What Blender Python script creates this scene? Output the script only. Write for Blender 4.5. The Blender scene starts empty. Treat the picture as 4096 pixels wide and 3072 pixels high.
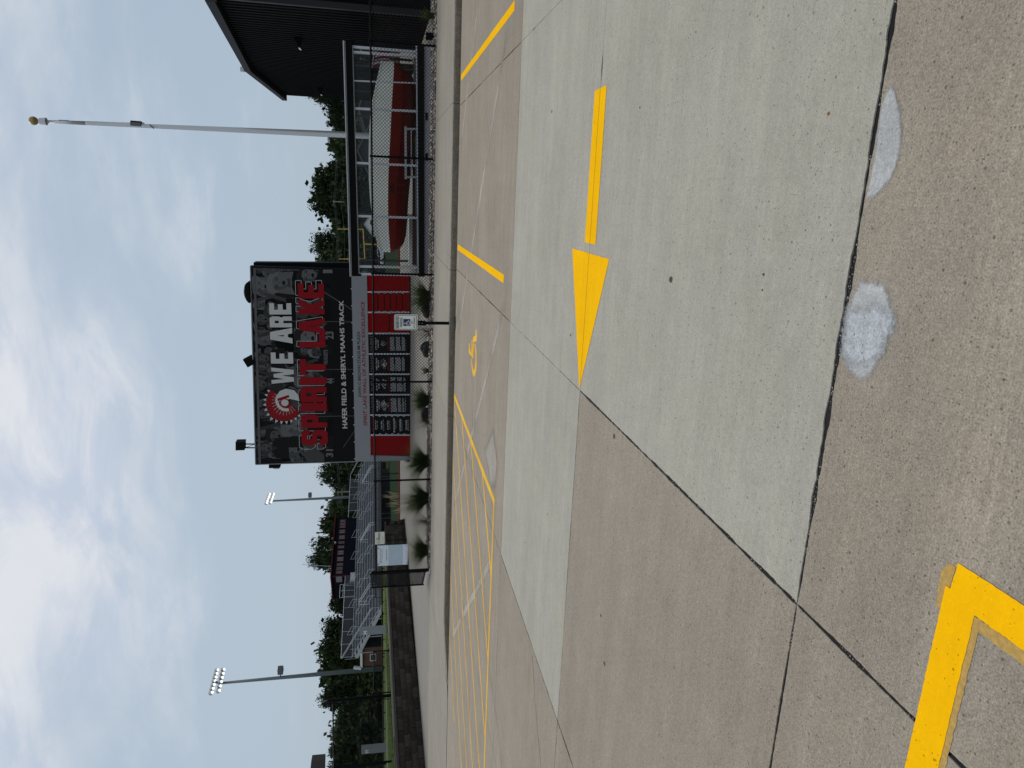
import bpy, bmesh, math, random
import numpy as np
from mathutils import Vector, Matrix, noise
from mathutils.geometry import tessellate_polygon
random.seed(7)
R_ = random.Random(11)
S = bpy.context.scene
C = S.collection
# ------------------------------------------------------------------ camera
# survey of the place: world x runs along the kerb, y away from the car park, z up; eye 1.5 m
FPX, CX, CY, EYE = 2815.0, 1536.0, 2048.0, 1.5
_v1 = np.array([-8930 - CX, 1600 - CY, FPX]); _v2 = np.array([2307 - CX, 1510 - CY, FPX])
_yd = _v2 / np.linalg.norm(_v2)
_xd = -_v1; _xd = _xd - _yd * (_xd @ _yd); _xd /= np.linalg.norm(_xd)
RM = np.stack([_xd, _yd, np.cross(_xd, _yd)], 1)
right, down, fwd = RM
cd = bpy.data.cameras.new('camera'); cam = bpy.data.objects.new('camera', cd); C.objects.link(cam)
cd.sensor_fit = 'HORIZONTAL'; cd.sensor_width = 36.0; cd.lens = FPX / 4096 * 36.0
cd.clip_start = 0.05; cd.clip_end = 3000
M = Matrix(((down[0], right[0], -fwd[0], 0), (down[1], right[1], -fwd[1], 0), (down[2], right[2], -fwd[2], EYE), (0, 0, 0, 1)))
cam.matrix_world = M
S.camera = cam
# ------------------------------------------------------------------ sky, sun, exposure
SUN_EL, SUN_AZ = math.radians(52), math.radians(-28)      # azimuth from +y towards +x
W = bpy.data.worlds.new('World'); S.world = W; W.use_nodes = True
nt = W.node_tree; nt.nodes.clear()
def N(t, typ, **k):
    n = t.nodes.new(typ)
    for a, b in k.items(): setattr(n, a, b)
    return n
out = N(nt, 'ShaderNodeOutputWorld'); bg = N(nt, 'ShaderNodeBackground'); bg.inputs[1].default_value = 0.1
sky = N(nt, 'ShaderNodeTexSky'); sky.sky_type = 'NISHITA'; sky.sun_disc = False
sky.sun_elevation = SUN_EL; sky.sun_rotation = SUN_AZ; sky.dust_density = 3.0; sky.air_density = 1.2
geo = N(nt, 'ShaderNodeTexCoord')
sep = N(nt, 'ShaderNodeSeparateXYZ'); nt.links.new(geo.outputs['Generated'], sep.inputs[0])
mx = N(nt, 'ShaderNodeMath', operation='MAXIMUM'); nt.links.new(sep.outputs[2], mx.inputs[0]); mx.inputs[1].default_value = 0.0
add = N(nt, 'ShaderNodeMath', operation='ADD'); nt.links.new(mx.outputs[0], add.inputs[0]); add.inputs[1].default_value = 0.16
div = N(nt, 'ShaderNodeVectorMath', operation='DIVIDE'); nt.links.new(geo.outputs['Generated'], div.inputs[0]); nt.links.new(add.outputs[0], div.inputs[1])
flat = N(nt, 'ShaderNodeMapping'); flat.inputs['Scale'].default_value = (1, 1.35, 0.0); flat.inputs['Rotation'].default_value = (0, 0, 0.35)
flat.inputs['Location'].default_value = (5.5, 0.7, 0)
nt.links.new(div.outputs[0], flat.inputs[0])
n1 = N(nt, 'ShaderNodeTexNoise'); n1.inputs['Scale'].default_value = 0.85; n1.inputs['Detail'].default_value = 9; n1.inputs['Roughness'].default_value = 0.56; n1.inputs['Distortion'].default_value = 0.35
nt.links.new(flat.outputs[0], n1.inputs['Vector'])
# the cloud sheet thickens overhead, where one looks up into it
el = N(nt, 'ShaderNodeMapRange'); el.inputs[1].default_value = 0.12; el.inputs[2].default_value = 0.42; el.inputs[3].default_value = -0.2; el.inputs[4].default_value = 0.24
nt.links.new(sep.outputs[2], el.inputs[0])
sm = N(nt, 'ShaderNodeMath', operation='ADD'); nt.links.new(n1.outputs[0], sm.inputs[0]); nt.links.new(el.outputs[0], sm.inputs[1])
cr = N(nt, 'ShaderNodeMapRange', interpolation_type='SMOOTHSTEP'); cr.inputs[1].default_value = 0.42; cr.inputs[2].default_value = 0.80
nt.links.new(sm.outputs[0], cr.inputs[0])
veil = N(nt, 'ShaderNodeMix', data_type='RGBA'); veil.inputs[0].default_value = 0.86
nt.links.new(sky.outputs[0], veil.inputs[6]); veil.inputs[7].default_value = (3.95, 4.95, 6.05, 1)
cl = N(nt, 'ShaderNodeMix', data_type='RGBA'); nt.links.new(cr.outputs[0], cl.inputs[0])
n3 = N(nt, 'ShaderNodeTexNoise'); n3.inputs['Scale'].default_value = 2.9; n3.inputs['Detail'].default_value = 8; n3.inputs['Roughness'].default_value = 0.6; n3.inputs['Distortion'].default_value = 0.5
nt.links.new(flat.outputs[0], n3.inputs['Vector'])
r3 = N(nt, 'ShaderNodeMapRange', interpolation_type='SMOOTHSTEP'); r3.inputs[1].default_value = 0.36; r3.inputs[2].default_value = 0.62; nt.links.new(n3.outputs[0], r3.inputs[0])
tex = N(nt, 'ShaderNodeMix', data_type='RGBA'); nt.links.new(r3.outputs[0], tex.inputs[0]); tex.inputs[6].default_value = (5.4, 6.1, 7.3, 1); tex.inputs[7].default_value = (7.4, 7.65, 8.15, 1)
nt.links.new(tex.outputs[2], cl.inputs[7]); nt.links.new(veil.outputs[2], cl.inputs[6])
nt.links.new(cl.outputs[2], bg.inputs[0]); nt.links.new(bg.outputs[0], out.inputs[0])
sd = bpy.data.lights.new('sun', 'SUN'); sd.energy = 1.3; sd.angle = math.radians(24); sd.color = (1.0, 0.95, 0.87)
so = bpy.data.objects.new('sun', sd); C.objects.link(so)
sdir = Vector((math.sin(SUN_AZ) * math.cos(SUN_EL), math.cos(SUN_AZ) * math.cos(SUN_EL), math.sin(SUN_EL)))
so.rotation_euler = sdir.to_track_quat('Z', 'Y').to_euler(); so.location = (0, 0, 40)
S.view_settings.view_transform = 'Standard'; S.view_settings.look = 'None'; S.view_settings.gamma = 1
S.view_settings.exposure = 0.0; S.view_settings.use_curve_mapping = False
S.render.engine = 'CYCLES'; S.cycles.max_bounces = 7; S.cycles.transparent_max_bounces = 24
S.render.resolution_x, S.render.resolution_y = 1024, 768

# ------------------------------------------------------------------ survey helpers (photo pixel + known plane -> place)
O3 = np.array([0, 0, EYE])
def ray(x, y):
    d = RM.T @ np.array([3072 - y - CX, x - CY, FPX]); return d
def onz(x, y, z=0.0):
    d = ray(x, y); return Vector(O3 + d * ((z - EYE) / d[2]))
def ony(x, y, Y):
    d = ray(x, y); return Vector(O3 + d * (Y / d[1]))
def onx(x, y, X):
    d = ray(x, y); return Vector(O3 + d * (X / d[0]))
def at(x, y, dep):
    d = ray(x, y); return Vector(O3 + d * (dep / (d @ fwd)))
def rectY(x0, x1, y0, y1, Y):
    """axis-aligned rectangle on plane y=Y seen between photo columns x0..x1 and rows y0..y1 -> X0,X1,Z0,Z1"""
    xm, ym = (x0 + x1) / 2, (y0 + y1) / 2
    a, b = ony(xm, y0, Y).x, ony(xm, y1, Y).x; c, d = ony(x0, ym, Y).z, ony(x1, ym, Y).z
    return min(a, b), max(a, b), min(c, d), max(c, d)

# ------------------------------------------------------------------ materials
def mat(name, col, rough=0.7, metal=0.0, var=0.0, vscale=4.0, bump=0.0, bscale=60.0, spec=0.5, emit=None, estr=0.0, stretch=None):
    m = bpy.data.materials.new(name); m.use_nodes = True
    t = m.node_tree; b = t.nodes['Principled BSDF']
    b.inputs['Base Color'].default_value = (*col, 1); b.inputs['Roughness'].default_value = rough; b.inputs['Metallic'].default_value = metal
    b.inputs['Specular IOR Level'].default_value = spec
    if emit: b.inputs['Emission Color'].default_value = (*emit, 1); b.inputs['Emission Strength'].default_value = estr
    if var or bump:
        tc = N(t, 'ShaderNodeTexCoord'); v = tc.outputs['Object']
        if stretch:
            mp = N(t, 'ShaderNodeMapping'); mp.inputs['Scale'].default_value = stretch; t.links.new(v, mp.inputs[0]); v = mp.outputs[0]
    if var:
        n = N(t, 'ShaderNodeTexNoise'); n.inputs['Scale'].default_value = vscale; n.inputs['Detail'].default_value = 6; n.inputs['Roughness'].default_value = 0.62
        t.links.new(v, n.inputs['Vector'])
        r = N(t, 'ShaderNodeMapRange'); r.inputs[1].default_value = 0.25; r.inputs[2].default_value = 0.75; r.inputs[3].default_value = 1 - var; r.inputs[4].default_value = 1 + var
        t.links.new(n.outputs[0], r.inputs[0])
        x = N(t, 'ShaderNodeVectorMath', operation='SCALE'); x.inputs[0].default_value = col; t.links.new(r.outputs[0], x.inputs['Scale'])
        t.links.new(x.outputs[0], b.inputs['Base Color'])
    if bump:
        n2 = N(t, 'ShaderNodeTexNoise'); n2.inputs['Scale'].default_value = bscale; n2.inputs['Detail'].default_value = 4; t.links.new(v, n2.inputs['Vector'])
        bp = N(t, 'ShaderNodeBump'); bp.inputs['Strength'].default_value = bump; bp.inputs['Distance'].default_value = 0.02
        t.links.new(n2.outputs[0], bp.inputs['Height']); t.links.new(bp.outputs[0], b.inputs['Normal'])
    return m

def concrete(name, col, speck=0.25, pits=0.5, broom=0.06, stain=0.10, warm=(1, 1, 1), speckscale=150.0, band=None):
    """weathered slab: cloudy stains, fine sand grain, scattered dark pits and pale grit, brushed streaks along x"""
    m = bpy.data.materials.new(name); m.use_nodes = True; t = m.node_tree; b = t.nodes['Principled BSDF']; L = t.links.new
    b.inputs['Roughness'].default_value = 0.88; b.inputs['Specular IOR Level'].default_value = 0.25
    g = N(t, 'ShaderNodeNewGeometry'); P = g.outputs['Position']
    oi = N(t, 'ShaderNodeObjectInfo')
    def noise_(scale, detail=5, rough=0.6, vec=P):
        n = N(t, 'ShaderNodeTexNoise'); n.inputs['Scale'].default_value = scale; n.inputs['Detail'].default_value = detail; n.inputs['Roughness'].default_value = rough
        L(vec, n.inputs['Vector']); return n.outputs[0]
    def rng(v, a, b_, c, d):
        r = N(t, 'ShaderNodeMapRange'); r.inputs[1].default_value = a; r.inputs[2].default_value = b_; r.inputs[3].default_value = c; r.inputs[4].default_value = d; L(v, r.inputs[0]); return r.outputs[0]
    def mul(a, b_):
        x = N(t, 'ShaderNodeMath', operation='MULTIPLY'); L(a, x.inputs[0]); L(b_, x.inputs[1]); return x.outputs[0]
    mp = N(t, 'ShaderNodeMapping'); mp.inputs['Scale'].default_value = (0.8, 8, 1); mp.inputs['Rotation'].default_value = (0, 0, 0.10); L(P, mp.inputs[0])
    big = rng(noise_(0.9, 6), 0.28, 0.72, 1 - stain, 1 + stain)
    mid = rng(noise_(7, 5), 0.3, 0.7, 1 - stain * .55, 1 + stain * .55)
    streak = rng(noise_(3.2, 9, 0.75, mp.outputs[0]), 0.3, 0.7, 1 - broom, 1 + broom)
    grain = mul(rng(noise_(speckscale, 3, 0.8), 0.3, 0.7, 1 - speck, 1 + speck), rng(noise_(speckscale * .33, 4, 0.75), 0.3, 0.7, 1 - speck * .45, 1 + speck * .45))
    mpw = N(t, 'ShaderNodeMapping'); mpw.inputs['Scale'].default_value = (0.22, 2.6, 1); mpw.inputs['Rotation'].default_value = (0, 0, -0.06); L(P, mpw.inputs[0])
    v = mul(mul(big, mid), mul(streak, grain))
    v = mul(v, rng(noise_(1.6, 7, 0.68, mpw.outputs[0]), 0.3, 0.7, 1 - stain * 1.0, 1 + stain * .8))   # long wheel-worn streaks
    obj = rng(oi.outputs['Random'], 0, 1, 0.965, 1.035); v = mul(v, obj)
    v = mul(v, rng(noise_(24, 8, 0.7), 0.3, 0.7, 1 - stain * .7, 1 + stain * .7))
    if band:                                                    # strip scrubbed pale by wheels, running along x
        sx0 = N(t, 'ShaderNodeSeparateXYZ'); L(P, sx0.inputs[0])
        tl = N(t, 'ShaderNodeMath', operation='MULTIPLY_ADD'); L(sx0.outputs[0], tl.inputs[0]); tl.inputs[1].default_value = -band[1]; L(sx0.outputs[1], tl.inputs[2])
        df = N(t, 'ShaderNodeMath', operation='SUBTRACT'); L(tl.outputs[0], df.inputs[0]); df.inputs[1].default_value = band[0]
        ab = N(t, 'ShaderNodeMath', operation='ABSOLUTE'); L(df.outputs[0], ab.inputs[0])
        mp2 = N(t, 'ShaderNodeMapping'); mp2.inputs['Scale'].default_value = (1.2, 26, 1); mp2.inputs['Rotation'].default_value = (0, 0, .05); L(P, mp2.inputs[0])
        v = mul(v, rng(mul(rng(ab.outputs[0], 0.02, band[2], 1, 0), rng(noise_(2.0, 8, 0.75, mp2.outputs[0]), 0.35, 0.62, 0, 1)), 0, 1, 1, 1.30))
    # dark pits, two sizes
    for sc, th, dk in ((15.0, 0.085, 0.50), (42.0, 0.22, 0.50), (100.0, 0.34, 0.55)):
        vo = N(t, 'ShaderNodeTexVoronoi'); vo.inputs['Scale'].default_value = sc; L(P, vo.inputs['Vector'])
        sx = N(t, 'ShaderNodeSeparateColor'); L(vo.outputs['Color'], sx.inputs[0])
        lim = rng(sx.outputs[0], 1 - pits * .45, 1.0, 0.0, th)
        lt = N(t, 'ShaderNodeMath', operation='LESS_THAN'); L(vo.outputs['Distance'], lt.inputs[0]); L(lim, lt.inputs[1])
        v = mul(v, rng(lt.outputs[0], 0, 1, 1.0, dk))
    # pale grit
    vo = N(t, 'ShaderNodeTexVoronoi'); vo.inputs['Scale'].default_value = 110; L(P, vo.inputs['Vector'])
    sx = N(t, 'ShaderNodeSeparateColor'); L(vo.outputs['Color'], sx.inputs[0])
    lim = rng(sx.outputs[1], 1 - pits * .4, 1.0, 0.0, 0.22)
    lt = N(t, 'ShaderNodeMath', operation='LESS_THAN'); L(vo.outputs['Distance'], lt.inputs[0]); L(lim, lt.inputs[1])
    v = mul(v, rng(lt.outputs[0], 0, 1, 1.0, 1.32))
    mixc = N(t, 'ShaderNodeMix', data_type='RGBA'); L(rng(noise_(1.7, 4), 0.35, 0.65, 0, 1), mixc.inputs[0])
    mixc.inputs[6].default_value = (*col, 1); mixc.inputs[7].default_value = (col[0] * warm[0], col[1] * warm[1], col[2] * warm[2], 1)
    x = N(t, 'ShaderNodeVectorMath', operation='SCALE'); L(mixc.outputs[2], x.inputs[0]); L(v, x.inputs['Scale']); L(x.outputs[0], b.inputs['Base Color'])
    bp = N(t, 'ShaderNodeBump'); bp.inputs['Strength'].default_value = 0.35; bp.inputs['Distance'].default_value = 0.004; L(v, bp.inputs['Height']); L(bp.outputs[0], b.inputs['Normal'])
    return m

def vcol_mat(name, rough=0.6, spec=0.3):
    m = bpy.data.materials.new(name); m.use_nodes = True; t = m.node_tree; b = t.nodes['Principled BSDF']
    a = N(t, 'ShaderNodeVertexColor'); a.layer_name = 'Col'; t.links.new(a.outputs[0], b.inputs['Base Color'])
    b.inputs['Roughness'].default_value = rough; b.inputs['Specular IOR Level'].default_value = spec; return m

def leaf_mat(name, a, b_, scale=0.25):
    m = bpy.data.materials.new(name); m.use_nodes = True; t = m.node_tree; b = t.nodes['Principled BSDF']
    g = N(t, 'ShaderNodeNewGeometry'); n = N(t, 'ShaderNodeTexNoise'); n.inputs['Scale'].default_value = scale; n.inputs['Detail'].default_value = 3
    t.links.new(g.outputs['Position'], n.inputs['Vector'])
    w = N(t, 'ShaderNodeTexWhiteNoise'); w.noise_dimensions = '3D'
    sc = N(t, 'ShaderNodeVectorMath', operation='SNAP'); sc.inputs[1].default_value = (.6, .6, .6); t.links.new(g.outputs['Position'], sc.inputs[0]); t.links.new(sc.outputs[0], w.inputs[0])
    ad = N(t, 'ShaderNodeMath', operation='MULTIPLY_ADD'); t.links.new(w.outputs[0], ad.inputs[0]); ad.inputs[1].default_value = 0.4; t.links.new(n.outputs[0], ad.inputs[2])
    r = N(t, 'ShaderNodeMapRange'); r.inputs[1].default_value = 0.4; r.inputs[2].default_value = 1.0; t.links.new(ad.outputs[0], r.inputs[0])
    mx_ = N(t, 'ShaderNodeMix', data_type='RGBA'); mx_.inputs[6].default_value = (*a, 1); mx_.inputs[7].default_value = (*b_, 1); t.links.new(r.outputs[0], mx_.inputs[0])
    t.links.new(mx_.outputs[2], b.inputs['Base Color']); b.inputs['Roughness'].default_value = 1.0; b.inputs['Specular IOR Level'].default_value = 0.03
    return m

def glass_mat(name, tint, refl=0.06):
    m = bpy.data.materials.new(name); m.use_nodes = True; t = m.node_tree; t.nodes.remove(t.nodes['Principled BSDF'])
    o = t.nodes['Material Output']; tr = N(t, 'ShaderNodeBsdfTransparent'); tr.inputs[0].default_value = (*tint, 1)
    gl = N(t, 'ShaderNodeBsdfGlossy'); gl.inputs['Roughness'].default_value = 0.02
    fr = N(t, 'ShaderNodeFresnel'); fr.inputs[0].default_value = 1.28
    mxs = N(t, 'ShaderNodeMixShader'); t.links.new(fr.outputs[0], mxs.inputs[0]); t.links.new(tr.outputs[0], mxs.inputs[1]); t.links.new(gl.outputs[0], mxs.inputs[2])
    t.links.new(mxs.outputs[0], o.inputs[0]); return m

M_TAN = concrete('old tan concrete', (0.284, 0.246, 0.195), speck=0.42, pits=0.85, broom=0.06, stain=0.10, warm=(1.03, 1.0, 0.97), band=(1.42, .045, .17))
M_LIGHT = concrete('newer grey concrete', (0.362, 0.339, 0.275), speck=0.24, pits=0.70, broom=0.07, stain=0.085, warm=(0.97, 0.98, 1.02))
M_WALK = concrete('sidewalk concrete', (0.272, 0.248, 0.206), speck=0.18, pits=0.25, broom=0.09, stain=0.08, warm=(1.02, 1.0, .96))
M_PLAZA = concrete('plaza concrete', (0.225, 0.209, 0.18), speck=0.08, pits=0.1, broom=0.05, stain=0.06)
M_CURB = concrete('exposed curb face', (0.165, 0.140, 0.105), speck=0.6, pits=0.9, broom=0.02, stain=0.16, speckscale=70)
M_PATCH = concrete('pale cement patch', (0.47, 0.475, 0.47), speck=0.12, pits=0.25, broom=0.04, stain=0.14)
M_JOINT = mat('black joint sealant', (0.008, 0.008, 0.009), 0.7, var=0.6, vscale=60, spec=0.15)
M_GRITJ = mat('gritty joint', (0.06, 0.055, 0.05), 0.9, var=0.7, vscale=90)
M_YEL = concrete('yellow traffic paint', (0.95, 0.49, 0.002), speck=0.05, pits=0.40, broom=0.03, stain=0.05, warm=(0.98, 1.02, 1))
M_YEL.node_tree.nodes['Principled BSDF'].inputs['Specular IOR Level'].default_value = 0.03
M_YEL2 = concrete('thin yellow paint', (0.80, 0.46, 0.055), speck=0.10, pits=0.45, broom=0.06, stain=0.12)
M_YEL2.node_tree.nodes['Principled BSDF'].inputs['Specular IOR Level'].default_value = 0.03
M_OCH = mat('old ochre paint', (0.44, 0.27, 0.06), 0.8, var=0.3, vscale=60)
M_BLK = mat('black steel', (0.004, 0.004, 0.0045), 0.55, spec=0.08)
M_BLK2 = mat('black painted metal', (0.005, 0.005, 0.0055), 0.65, spec=0.08)
M_WIRE = mat('black vinyl wire', (0.006, 0.006, 0.0065), 0.6, spec=0.08)
M_SIDING = mat('black ribbed siding', (0.0060, 0.0063, 0.0070), 0.55, var=0.12, vscale=2, spec=0.03)
M_GREYBAND = mat('grey fascia sheet', (0.215, 0.228, 0.236), 0.7, var=0.03, vscale=3)
M_ALU = mat('brushed aluminium', (0.50, 0.51, 0.54), 0.42, 0.35, var=0.05, vscale=8)
M_GALV = mat('galvanised steel', (0.42, 0.44, 0.46), 0.45, 0.5, var=0.1, vscale=5)
M_POLE = mat('grey field pole', (0.10, 0.115, 0.13), 0.6, 0.1)
M_WHITE = mat('white paint', (0.72, 0.72, 0.69), 0.5, var=0.03)
M_RED = mat('red panel', (0.235, 0.003, 0.004), 0.6, var=0.04, vscale=3, spec=0.05)
M_REDTXT = mat('red lettering', (0.235, 0.010, 0.015), 0.6, var=0.06, vscale=6, spec=0.05)
M_WHTTXT = mat('white lettering', (0.50, 0.505, 0.475), 0.6, var=0.04, vscale=5, spec=0.1)
M_OUTL = mat('thin white outline', (0.5, 0.5, 0.48), 0.5)
M_BLKTXT = mat('black lettering', (0.012, 0.012, 0.014), 0.5)
M_BANNER = mat('black vinyl banner', (0.008, 0.009, 0.0115), 0.6, spec=0.08, var=0.3, vscale=1.5, bump=0.12, bscale=2.2)
M_PLAQ = mat('black plaque', (0.006, 0.0065, 0.0075), 0.5, var=0.2, vscale=5, spec=0.06)
M_GREYTXT = mat('grey print', (0.42, 0.42, 0.42), 0.6)
M_DIMTXT = mat('dim heading print', (0.10, 0.10, 0.11), 0.6)
M_PRINT = vcol_mat('grey photo print', .7, .04)
M_BLOCK = mat('dark split-face block', (0.046, 0.039, 0.033), 0.95, spec=0.1, var=0.4, vscale=7, bump=0.9, bscale=24)
def vary(m, a=.65, b_=1.45):
    t = m.node_tree; b = t.nodes['Principled BSDF']; lk = [l for l in t.links if l.to_socket == b.inputs['Base Color']][0]; src = lk.from_socket
    oi = N(t, 'ShaderNodeObjectInfo'); r = N(t, 'ShaderNodeMapRange'); r.inputs[3].default_value = a; r.inputs[4].default_value = b_; t.links.new(oi.outputs['Random'], r.inputs[0])
    x = N(t, 'ShaderNodeVectorMath', operation='SCALE'); t.links.new(src, x.inputs[0]); t.links.new(r.outputs[0], x.inputs['Scale']); t.links.new(x.outputs[0], b.inputs['Base Color'])
vary(M_BLOCK)
M_CAP = mat('dark cap block', (0.055, 0.048, 0.042), 0.95, var=0.3, vscale=7, bump=0.7, bscale=30)
M_ROCK = mat('dark lava rock', (0.022, 0.019, 0.018), 0.95, var=0.6, vscale=14, bump=1.0, bscale=30)
M_GRASS = leaf_mat('lawn', (0.045, 0.075, 0.014), (0.09, 0.125, 0.03), 2.5)
M_BLADE = leaf_mat('grass blades', (0.030, 0.055, 0.012), (0.100, 0.140, 0.036), 6.0)
M_PLUME = mat('tan seed plumes', (0.42, 0.33, 0.19), 0.9, var=0.2, vscale=10)
M_TWIG = mat('brown twigs', (0.07, 0.05, 0.035), 0.9)
M_STEM = mat('dry stems', (0.16, 0.14, 0.07), 0.9)
M_LEAF1 = leaf_mat('dark foliage', (0.017, 0.028, 0.015), (0.046, 0.064, 0.028))
M_LEAF2 = leaf_mat('mid foliage', (0.022, 0.036, 0.016), (0.058, 0.080, 0.032))
M_BARK = mat('bark', (0.045, 0.037, 0.03), 0.95, var=0.3, vscale=5)
M_TURF = mat('green turf', (0.030, 0.052, 0.030), 1.0, spec=0.0, var=0.12, vscale=0.6)
M_TRACK = mat('dark track', (0.026, 0.027, 0.031), 1.0, spec=0.02, var=0.1, vscale=0.5)
M_REDTRK = mat('red track line', (0.24, 0.022, 0.022), 1.0, spec=0.0)
M_NAVY = mat('dark navy board siding', (0.0085, 0.010, 0.0165), 0.9, spec=0.02, var=0.15, vscale=2)
M_REDTRIM = mat('rust red trim', (0.10, 0.022, 0.017), 0.9, spec=0.03)
M_DGLASS = mat('dim window pane', (0.075, 0.080, 0.085), 0.12, spec=0.6, var=0.6, vscale=1.4)
M_DARKMESH = mat('dark windscreen mesh', (0.026, 0.030, 0.033), 0.8, var=0.15, vscale=0.7)
M_BRICK = mat('red brick wall', (0.125, 0.060, 0.046), 0.9, var=0.12, vscale=3)
M_HOUSE = mat('grey house siding', (0.045, 0.045, 0.048), 0.9, var=0.1, spec=0.02)
M_ROOF = mat('dark roof', (0.022, 0.022, 0.024), 1.0, var=0.2, spec=0.0)
M_HULLW = mat('white hull paint', (0.84, 0.86, 0.79), 0.5, var=0.04, vscale=2)
M_HULLR = mat('red hull paint', (0.21, 0.012, 0.007), 0.4, spec=0.2, var=0.12, vscale=2.5)
M_MAROON = mat('maroon panel', (0.10, 0.014, 0.018), 0.5)
M_GLASS = glass_mat('case glass', (0.93, 0.94, 0.94))
M_GOLD = mat('dull gold ball', (0.33, 0.23, 0.085), 0.45, 0.3, var=0.1)
M_SIGNW = mat('white sign sheet', (0.68, 0.72, 0.68), 0.4, var=0.02)
M_SIGNY = mat('cream sign sheet', (0.62, 0.64, 0.54), 0.5, var=0.03)
M_SIGNB = mat('pale blue sign sheet', (0.60, 0.67, 0.73), 0.5)
M_SIGNB2 = mat('blue grey sign panel', (0.40, 0.50, 0.57), 0.5, var=0.04, vscale=6)
M_BLUE = mat('dark blue square', (0.010, 0.012, 0.10), 0.4)
M_GREENTXT = mat('dark green lettering', (0.008, 0.028, 0.022), 0.5)
M_REARM = mat('dark bronze frame', (.07, .07, .072), .7, spec=.1)
M_LAMP = mat('lit lamp lens', (0.9, 0.9, 0.88), 0.3, emit=(1, 0.97, 0.93), estr=1.1)
M_YPOST = mat('yellow goal post', (0.60, 0.36, 0.04), 0.5)
M_WIREGR = mat('grey cable', (0.12, 0.13, 0.13), 0.6)
M_UPOLE = mat('weathered pole wood', (0.22, 0.20, 0.175), 0.9, var=0.15)
M_CARW = mat('white car paint', (0.70, 0.72, 0.73), 0.3)
M_RUB = mat('black rubber', (0.012, 0.012, 0.012), 0.8)
M_GROUND = mat('far grass ground', (0.040, 0.058, 0.022), 1.0, spec=0.0, var=0.25, vscale=0.15)
M_TAR = mat('tar spot', (0.02, 0.02, 0.02), 0.7)
M_RUST = mat('rust stain', (0.20, 0.09, 0.025), 0.9)
M_BROWN = mat('brown asphalt', (0.10, 0.085, 0.075), 0.9, var=0.2)
M_FLAGR = mat('flag red', (0.25, 0.02, 0.03), 0.8)
M_FLAGW = mat('flag white', (0.55, 0.53, 0.52), 0.8)

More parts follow.
